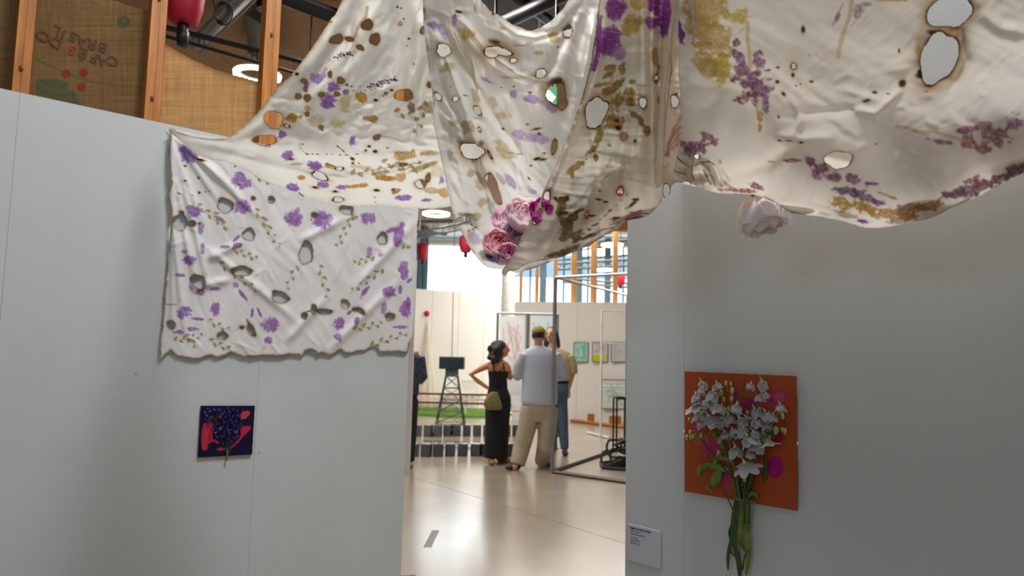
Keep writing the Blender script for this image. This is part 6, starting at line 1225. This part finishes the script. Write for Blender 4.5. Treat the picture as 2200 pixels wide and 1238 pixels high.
# ------------------------------------------------------------------ people
m_skin = mat('skin', (206, 150, 122), .55, var=.03); m_skin2 = mat('warm skin', (196, 128, 92), .55, var=.03)
m_hairb = mat('black hair', (26, 20, 18), .6, var=.3, scale=60, bump=.6, bscale=90); m_hairbr = mat('brown hair', (62, 42, 34), .6, var=.25, scale=60, bump=.4, bscale=90)
m_lip = mat('lips', (170, 84, 80), .5); m_eye = mat('eye', (30, 24, 22), .3); m_shoe = mat('dark shoe', (30, 22, 22), .5); m_tan_shoe = mat('tan suede shoe', (150, 106, 50), .7)
def remesh(o, vox, sm=3):
    md = o.modifiers.new('r', 'REMESH'); md.mode = 'VOXEL'; md.voxel_size = vox; md.use_smooth_shade = True
    m2 = o.modifiers.new('s', 'SMOOTH'); m2.iterations = sm; m2.factor = .5
def hand(bm, w, d, side, nrm, sc=1.0):
    d = Vector(d).normalized(); s_ = Vector(side).normalized(); n = Vector(nrm).normalized(); w = Vector([float(c) for c in w])
    tube(bm, [w, w+d*.03*sc, w+d*.085*sc], [.024*sc, .036*sc, .036*sc], 10, flat=.5)
    for k, (o_, L) in enumerate(((-.028, .06), (-.010, .072), (.009, .068), (.027, .052))):
        b = w+d*.08*sc+s_*o_*sc; tube(bm, [b, b+d*L*.5*sc+n*.004, b+d*L*.9*sc+n*.022*sc], [.0095*sc, .0088*sc, .0075*sc], 7)
    b = w+d*.025*sc-s_*.025*sc; tube(bm, [b, b-s_*.028*sc+d*.03*sc, b-s_*.034*sc+d*.062*sc+n*.01], [.012*sc, .0105*sc, .009*sc], 7)
def head(bm, c, fwd, up=(0, 0, 1), s=1.0):
    f = Vector(fwd).normalized(); u = Vector(up); sd = f.cross(u).normalized(); u = sd.cross(f); c = Vector([float(q) for q in c])
    Rm = Matrix((sd, f, u)).transposed()
    ball(bm, c, (.076*s, .094*s, .105*s), 20, 14, Rm); ball(bm, c+Rm @ Vector((0, .028*s, -.062*s)), (.054*s, .062*s, .058*s), 14, 10, Rm)
    tube(bm, [c+Rm @ Vector((0, .088*s, .018*s)), c+Rm @ Vector((0, .112*s, -.022*s)), c+Rm @ Vector((0, .088*s, -.034*s))], [.008, .015, .01], 8)
    for k in (-1, 1): ball(bm, c+Rm @ Vector((k*.078*s, -.005, -.01)), (.010, .020, .032), 8, 6, Rm)
    return Rm, c
def face(Rm, c, root, s=1.0):
    for k in (-1, 1):
        bm = bmesh.new(); ball(bm, c+Rm @ Vector((k*.031*s, .084*s, .008)), (.013, .008, .008), 10, 8, Rm); from_bm('eye', bm, m_eye, root, True)
        bm = bmesh.new(); tube(bm, [c+Rm @ Vector((k*.018*s, .093*s, .028)), c+Rm @ Vector((k*.045*s, .083*s, .026))], .004, 6); from_bm('eyebrow', bm, m_hairbr, root)
    bm = bmesh.new(); ball(bm, c+Rm @ Vector((0, .088*s, -.058*s)), (.022, .009, .007), 10, 8, Rm); from_bm('mouth', bm, m_lip, root, True)
def J(px, py, Y0, dy=0): return atY(px, py, Y0+dy)
def cloth_part(nm, fn, m, root, vox=.012, sm=4):
    bm = bmesh.new(); fn(bm); o = from_bm(nm, bm, m, root, True); remesh(o, vox, sm); return o
def person(lab, px, py): 
    P = floor_at(px, py); return empty('person', P, lab, 'person', 'visitors talking in the room beyond'), P[1]
def shoe(bm, P, ang, L=.27, h=.075):
    d = Vector((math.cos(ang), math.sin(ang), 0)); P = Vector((float(P[0]), float(P[1]), 0)); Rm = Matrix.Rotation(ang, 3, 'Z')
    ball(bm, P+d*L*.22+Vector((0, 0, .035)), (L*.40, .047, .034), 14, 8, Rm); ball(bm, P-d*L*.08+Vector((0, 0, .045)), (L*.22, .042, .045), 12, 8, Rm)

# man in a cap, back to us
r, Y = person('man in mustard cap, pale blue shirt and beige trousers, back turned', 1137, 1008)
j = lambda a, b, dy=0: J(a, b, Y, dy)
bm = bmesh.new(); Rm, hc = head(bm, j(1157, 721), (.25, 1, .05)); tube(bm, [j(1156, 735), j(1157, 752), j(1157, 764)], [.056, .058, .10], 12)
tube(bm, [j(1128, 765), j(1111, 802, .02), j(1116, 806, .24)], [.05, .04, .026], 10); tube(bm, [j(1190, 765), j(1208, 802, .02), j(1200, 806, .24)], [.05, .04, .026], 10)
hand(bm, j(1116, 806, .24), (.25, 1, .1), (1, -.2, 0), (0, 0, -1)); hand(bm, j(1200, 806, .24), (-.4, 1, .1), (-1, -.2, 0), (0, 0, -1))
loft(bm, [(j(1157, 860)[0], Y, .84, .16, .11), (j(1157, 860)[0], Y, 1.2, .15, .10), (j(1157, 860)[0], Y, 1.5, .19, .10)])
for a, b in (((1140, 880), (1110, 1000)), ((1173, 880), (1165, 998))): pass
ft = [floor_at(1108, 1010), floor_at(1164, 1003)]
for f_, hx in zip(ft, (1143, 1172)): tube(bm, [j(hx, 865), j(hx-4, 925), (f_[0], f_[1], .12)], [.08, .06, .042], 10)
for f_ in ft: tube(bm, [(f_[0], f_[1], .14), (f_[0], f_[1], .05), (f_[0]-.03, f_[1]-.07, .03)], [.042, .04, .035], 10)
o = from_bm('body', bm, m_skin, r, True); remesh(o, .0075, 2); face(Rm, hc, r)
x0 = j(1160, 800)[0]
def shirt(bm):
    z = lambda py: j(1160, py)[2]
    loft(bm, [(x0, Y, z(869), .232, .15), (x0, Y, z(860), .238, .155), (x0, Y, z(830), .230, .145), (x0, Y, z(800), .226, .14), (x0, Y, z(775), .232, .135), (x0, Y, z(762), .235, .125), (x0-.005, Y, z(753), .20, .105), (x0-.01, Y, z(747), .12, .085), (x0-.02, Y, z(743), .065, .066)], 28)
    tube(bm, [j(1127, 762), j(1115, 785), j(1110, 804), j(1113, 810, .10)], [.085, .078, .070, .062], 12); tube(bm, [j(1192, 762), j(1204, 785), j(1209, 804), j(1205, 810, .10)], [.085, .078, .070, .062], 12)
m_shirt = mat('pale blue grey shirt', (186, 192, 208), .8, var=.03, scale=40); cloth_part('shirt', shirt, m_shirt, r)
bm = bmesh.new(); tube(bm, [j(1148, 745, .0), j(1156, 743, -.05), j(1166, 746, .0)], .014, 8); from_bm('collar', bm, m_shirt, r, True)
def trs(bm):
    z = lambda py: j(1160, py)[2]
    loft(bm, [(x0-.01, Y, z(905), .16, .11), (x0-.005, Y, z(880), .215, .14), (x0, Y, z(855), .205, .135)], 24)
    tube(bm, [j(1139, 875), j(1132, 920), j(1121, 960), (ft[0][0]+.02, ft[0][1]+.02, .06)], [.118, .122, .115, .098], 14); tube(bm, [j(1180, 875), j(1176, 920), j(1172, 960), (ft[1][0]+.0, ft[1][1]+.02, .06)], [.118, .122, .112, .098], 14)
cloth_part('trousers', trs, mat('beige trousers', (178, 166, 142), .85, var=.05, scale=14), r)
for f_, a in zip(ft, (math.pi*1.15, -.4)):
    bm = bmesh.new(); shoe(bm, f_, a, .25); from_bm('sandal', bm, m_shoe, r, True)
bm = bmesh.new(); ball(bm, hc+Vector((-.005, -.015, .0)), (.083, .094, .095), 18, 12, Rm); 
bmesh.ops.delete(bm, geom=[v for v in bm.verts if (v.co-hc).z < -.05 or (Rm.inverted() @ (v.co-hc)).y > .05], context='VERTS'); from_bm('hair', bm, m_hairb, r, True)
m_cap = mat('mustard cap', (150, 122, 52), .85, var=.1, scale=30)
bm = bmesh.new(); ball(bm, hc+Vector((0, 0, .045)), (.092, .105, .078), 20, 12, Rm); bmesh.ops.delete(bm, geom=[v for v in bm.verts if (v.co-hc).z < .028], context='VERTS'); from_bm('cap_crown', bm, m_cap, r, True)
bm = bmesh.new(); c_ = hc+Rm @ Vector((0, .12, .045)); ball(bm, c_, (.075, .07, .008), 14, 8, Rm); from_bm('cap_peak', bm, m_cap, r, True)

# woman in black
r, Y = person('woman with curly black hair in a long black dress, hand on hip', 1068, 996)
j = lambda a, b, dy=0: J(a, b, Y, dy); x0 = j(1071, 800)[0]
bm = bmesh.new(); Rm, hc = head(bm, j(1079, 750), (1, .28, -.02), s=.93); tube(bm, [j(1076, 762), j(1073, 772), j(1072, 782)], [.048, .048, .075], 12)
z = lambda py: j(1070, py)[2]
loft(bm, [(x0, Y, z(870), .15, .12), (x0-.0, Y, z(835), .11, .09), (x0, Y, z(800), .135, .095), (x0, Y, z(788), .155, .09), (x0, Y, z(779), .13, .075), (x0, Y, z(773), .06, .055)], 24)
tube(bm, [j(1054, 784), j(1034, 792), j(1011, 805), j(1028, 820, .02), j(1048, 834, .0)], [.048, .042, .036, .032, .024], 12)
hand(bm, j(1048, 834, .0), (.8, .2, -.7), (.5, .3, .6), (.1, .9, 0), .95)
tube(bm, [j(1090, 786), j(1096, 812, .08), j(1102, 806, .3)], [.045, .036, .024], 10); hand(bm, j(1102, 806, .3), (.5, 1, .1), (0, 0, 1), (-1, .4, 0), .95)
ft = [floor_at(1056, 998), floor_at(1078, 994)]
for f_ in ft: tube(bm, [(f_[0]*.5+x0*.5, Y, z(865)), (f_[0], f_[1], .3), (f_[0], f_[1], .04)], [.08, .045, .035], 10)
o = from_bm('body', bm, m_skin2, r, True); remesh(o, .0075, 2); face(Rm, hc, r, .93)
def dress(bm):
    rows = [(x0-.005, Y, .075, .165, .15), (x0-.005, Y, z(950), .160, .15), (x0, Y, z(905), .165, .15), (x0+.005, Y, z(870), .175, .145), (x0+.01, Y, z(852), .165, .135), (x0+.0, Y, z(835), .128, .105), (x0-.005, Y, z(815), .125, .105), (x0-.002, Y, z(799), .142, .108), (x0, Y, z(797), .144, .108)]
    loft(bm, rows, 32)
m_dress = mat('black cloth', (16, 16, 19), .85, var=.1, scale=20)
cloth_part('dress', dress, m_dress, r)
for a, b in ((1061, 1060), (1084, 1082)):
    bm = bmesh.new(); tube(bm, [j(a, 799, -.105), j(b, 784, -.088), j(b+1, 778, -.03), j(b+1, 784, .08)], .010, 6); from_bm('strap', bm, m_dress, r)
rr = random.Random(8)
def hair(bm):
    for i in range(170):
        t = rr.random(); c_ = j(1066+rr.gauss(0, 5.2)-t*3, 741+t*33+rr.gauss(0, 4), rr.gauss(0, .07)); v = Vector(c_)-hc
        if (Rm.inverted() @ v).y > .035: continue
        ball(bm, c_, rr.uniform(.028, .042), 8, 6)
    ball(bm, hc+Rm @ Vector((0, -.035, .022)), (.092, .095, .10), 14, 10, Rm)
cloth_part('hair', hair, m_hairb, r, .014, 9)
def bag(bm):
    c_ = j(1058, 862, -.17); loft(bm, [(c_[0]+.02, c_[1], z(879), .10, .035), (c_[0]+.01, c_[1], z(872), .125, .05), (c_[0]-.0, c_[1], z(862), .115, .055), (c_[0]+.005, c_[1], z(850), .085, .045), (c_[0]+.02, c_[1], z(841), .05, .03)], 20)
m_bag = mat('olive green bag', (122, 116, 66), .7, var=.1, scale=20); cloth_part('bag', bag, m_bag, r, .010, 3)
bm = bmesh.new(); tube(bm, [j(1060, 845, -.16), j(1056, 832, -.12), j(1072, 800, -.12), j(1086, 780, -.04)], .007, 6); from_bm('bag_strap', bm, m_dress, r)
for f_, a in zip(ft, (-1.4, -.2)):
    bm = bmesh.new(); shoe(bm, f_, a, .25); from_bm('shoe', bm, m_tan_shoe, r, True)

# long haired man in tan
r, Y = person('long haired man in an open tan shirt and blue jeans facing us', 1203, 978)
j = lambda a, b, dy=0: J(a, b, Y, dy); x0 = j(1196, 800)[0]; z = lambda py: j(1196, py)[2]
bm = bmesh.new(); Rm, hc = head(bm, j(1184, 719), (-.45, -1, -.05)); tube(bm, [j(1187, 733), j(1190, 750), j(1191, 760)], [.055, .058, .10], 12)
loft(bm, [(x0, Y, z(825), .15, .10), (x0, Y, z(790), .16, .10), (x0, Y, z(765), .19, .10), (x0-.02, Y, z(752), .10, .07)], 20)
tube(bm, [j(1223, 768), j(1230, 803), j(1223, 828), j(1221, 838, -.02)], [.052, .043, .034, .027], 12); hand(bm, j(1221, 838, -.02), (-.05, 0, -1), (1, .3, 0), (-1, 0, 0))
tube(bm, [j(1168, 768), j(1164, 800, -.05), j(1172, 812, -.22)], [.05, .04, .027], 12); hand(bm, j(1172, 812, -.22), (-.3, -1, .1), (1, -.3, 0), (0, 0, 1))
ft = [floor_at(1188, 974), floor_at(1213, 978)]
for f_ in ft: tube(bm, [(f_[0]*.5+x0*.5, Y, z(830)), (f_[0], f_[1], .5), (f_[0], f_[1], .05)], [.08, .05, .045], 10)
o = from_bm('body', bm, m_skin, r, True); remesh(o, .0075, 2); face(Rm, hc, r)
def tee(bm): loft(bm, [(x0-.03, Y-.02, z(819), .17, .115), (x0-.03, Y-.02, z(790), .175, .115), (x0-.03, Y-.02, z(766), .17, .10), (x0-.04, Y-.01, z(756), .10, .07)], 24)
cloth_part('tee_shirt', tee, mat('white tee', (214, 216, 224), .85), r)
def ov(bm):
    loft(bm, [(x0+.06, Y+.015, z(818), .185, .125), (x0+.055, Y+.015, z(790), .19, .13), (x0+.05, Y+.015, z(768), .195, .12), (x0+.03, Y+.015, z(757), .16, .10), (x0-.0, Y+.01, z(750), .075, .07)], 28)
    tube(bm, [j(1222, 766), j(1230, 786), j(1232, 804)], [.080, .074, .066], 12); tube(bm, [j(1170, 766, .02), j(1165, 786, 0), j(1164, 800, -.04)], [.078, .072, .066], 12)
m_tanshirt = mat('tan shirt', (178, 158, 112), .85, var=.05, scale=20); cloth_part('overshirt', ov, m_tanshirt, r)
bm = bmesh.new(); loft(bm, [(x0, Y, z(822), .178, .122), (x0, Y, z(816), .178, .122)], 28); from_bm('belt', bm, m_black, r, True)
def jn(bm):
    loft(bm, [(x0, Y, z(860), .165, .115), (x0, Y, z(840), .185, .13), (x0, Y, z(822), .17, .115)], 24)
    tube(bm, [j(1186, 850), j(1186, 895), j(1187, 935), (ft[0][0], ft[0][1], .07)], [.10, .088, .072, .062], 14); tube(bm, [j(1205, 850), j(1207, 895), j(1211, 935), (ft[1][0], ft[1][1], .09)], [.10, .088, .072, .062], 14)
cloth_part('jeans', jn, mat('blue denim', (74, 98, 122), .85, var=.08, scale=25), r)
for f_, a in zip(ft, (-1.9, -1.5)):
    bm = bmesh.new(); shoe(bm, f_, a, .27); from_bm('shoe', bm, m_shoe, r, True)
def hair2(bm):
    ball(bm, hc+Rm @ Vector((0, -.025, .022)), (.090, .092, .098), 16, 12, Rm)
    for sx, px in ((1, 1197), (-1, 1174)):
        tube(bm, [hc+Rm @ Vector((-sx*.074, -.0, .04)), j(px, 735, .02), j(px+(3 if sx > 0 else -1), 748, .03)], [.036, .046, .030], 10)
    tube(bm, [hc+Rm @ Vector((0, -.08, .0)), j(1189, 748, .10)], [.07, .06], 12)
cloth_part('hair', hair2, m_hairbr, r, .010, 3)

# fourth visitor, mostly hidden behind the inner partition
c = floor_at(868, 1003); r = empty('person', (c[0], c[1], 0), 'person mostly hidden at the left edge, plaid sleeve and dark trousers', 'person', 'visitors talking in the room beyond')
Y = float(c[1]); X = float(c[0])
bm = bmesh.new(); Rm, hc = head(bm, (X-.02, Y, 1.66), (-.5, 1, 0)); tube(bm, [(X-.02, Y, 1.58), (X-.02, Y, 1.44)], [.055, .09], 12)
loft(bm, [(X-.02, Y, .95, .15, .10), (X-.02, Y, 1.2, .15, .1), (X-.02, Y, 1.47, .16, .09)], 20)
for s_ in (-1, 1): tube(bm, [(X-.02+s_*.18, Y, 1.40), (X-.02+s_*.21, Y+.02, 1.14), (X-.02+s_*.14, Y+.2, 1.05)], [.05, .04, .027], 10); hand(bm, (X-.02+s_*.14, Y+.2, 1.05), (-s_*.4, 1, 0), (s_, .3, 0), (0, 0, 1)); tube(bm, [(X-.02+s_*.08, Y, 1.05), (X-.02+s_*.08, Y, .05)], [.08, .04], 10)
o = from_bm('body', bm, m_skin, r, True); remesh(o, .0075, 2); face(Rm, hc, r)
m_plaid = mat('dark blue plaid', (52, 62, 82), .85, var=.35, scale=14)
def s4(bm):
    loft(bm, [(X-.02, Y, .90, .18, .13), (X-.02, Y, 1.15, .175, .125), (X-.02, Y, 1.40, .20, .115), (X-.02, Y, 1.47, .11, .08)], 24)
    for s_ in (-1, 1): tube(bm, [(X-.02+s_*.17, Y, 1.40), (X-.02+s_*.215, Y+.02, 1.13), (X-.02+s_*.17, Y+.15, 1.08)], [.075, .068, .05], 12)
cloth_part('shirt', s4, m_plaid, r)
def t4(bm):
    loft(bm, [(X-.02, Y, .80, .165, .12), (X-.02, Y, .98, .155, .11)], 20)
    for s_ in (-1, 1): tube(bm, [(X-.02+s_*.085, Y, .85), (X-.02+s_*.09, Y, .45), (X-.02+s_*.085, Y, .07)], [.095, .08, .068], 12)
cloth_part('trousers', t4, mat('dark trousers', (28, 30, 42), .85), r)
for s_ in (-1, 1):
    bm = bmesh.new(); shoe(bm, (X-.02+s_*.085, Y, 0), -1.3); from_bm('shoe', bm, m_tan_shoe, r, True)
bm = bmesh.new(); ball(bm, hc+Vector((0, -.01, .025)), (.085, .098, .09), 16, 12, Rm); from_bm('hair', bm, m_hairbr, r, True)
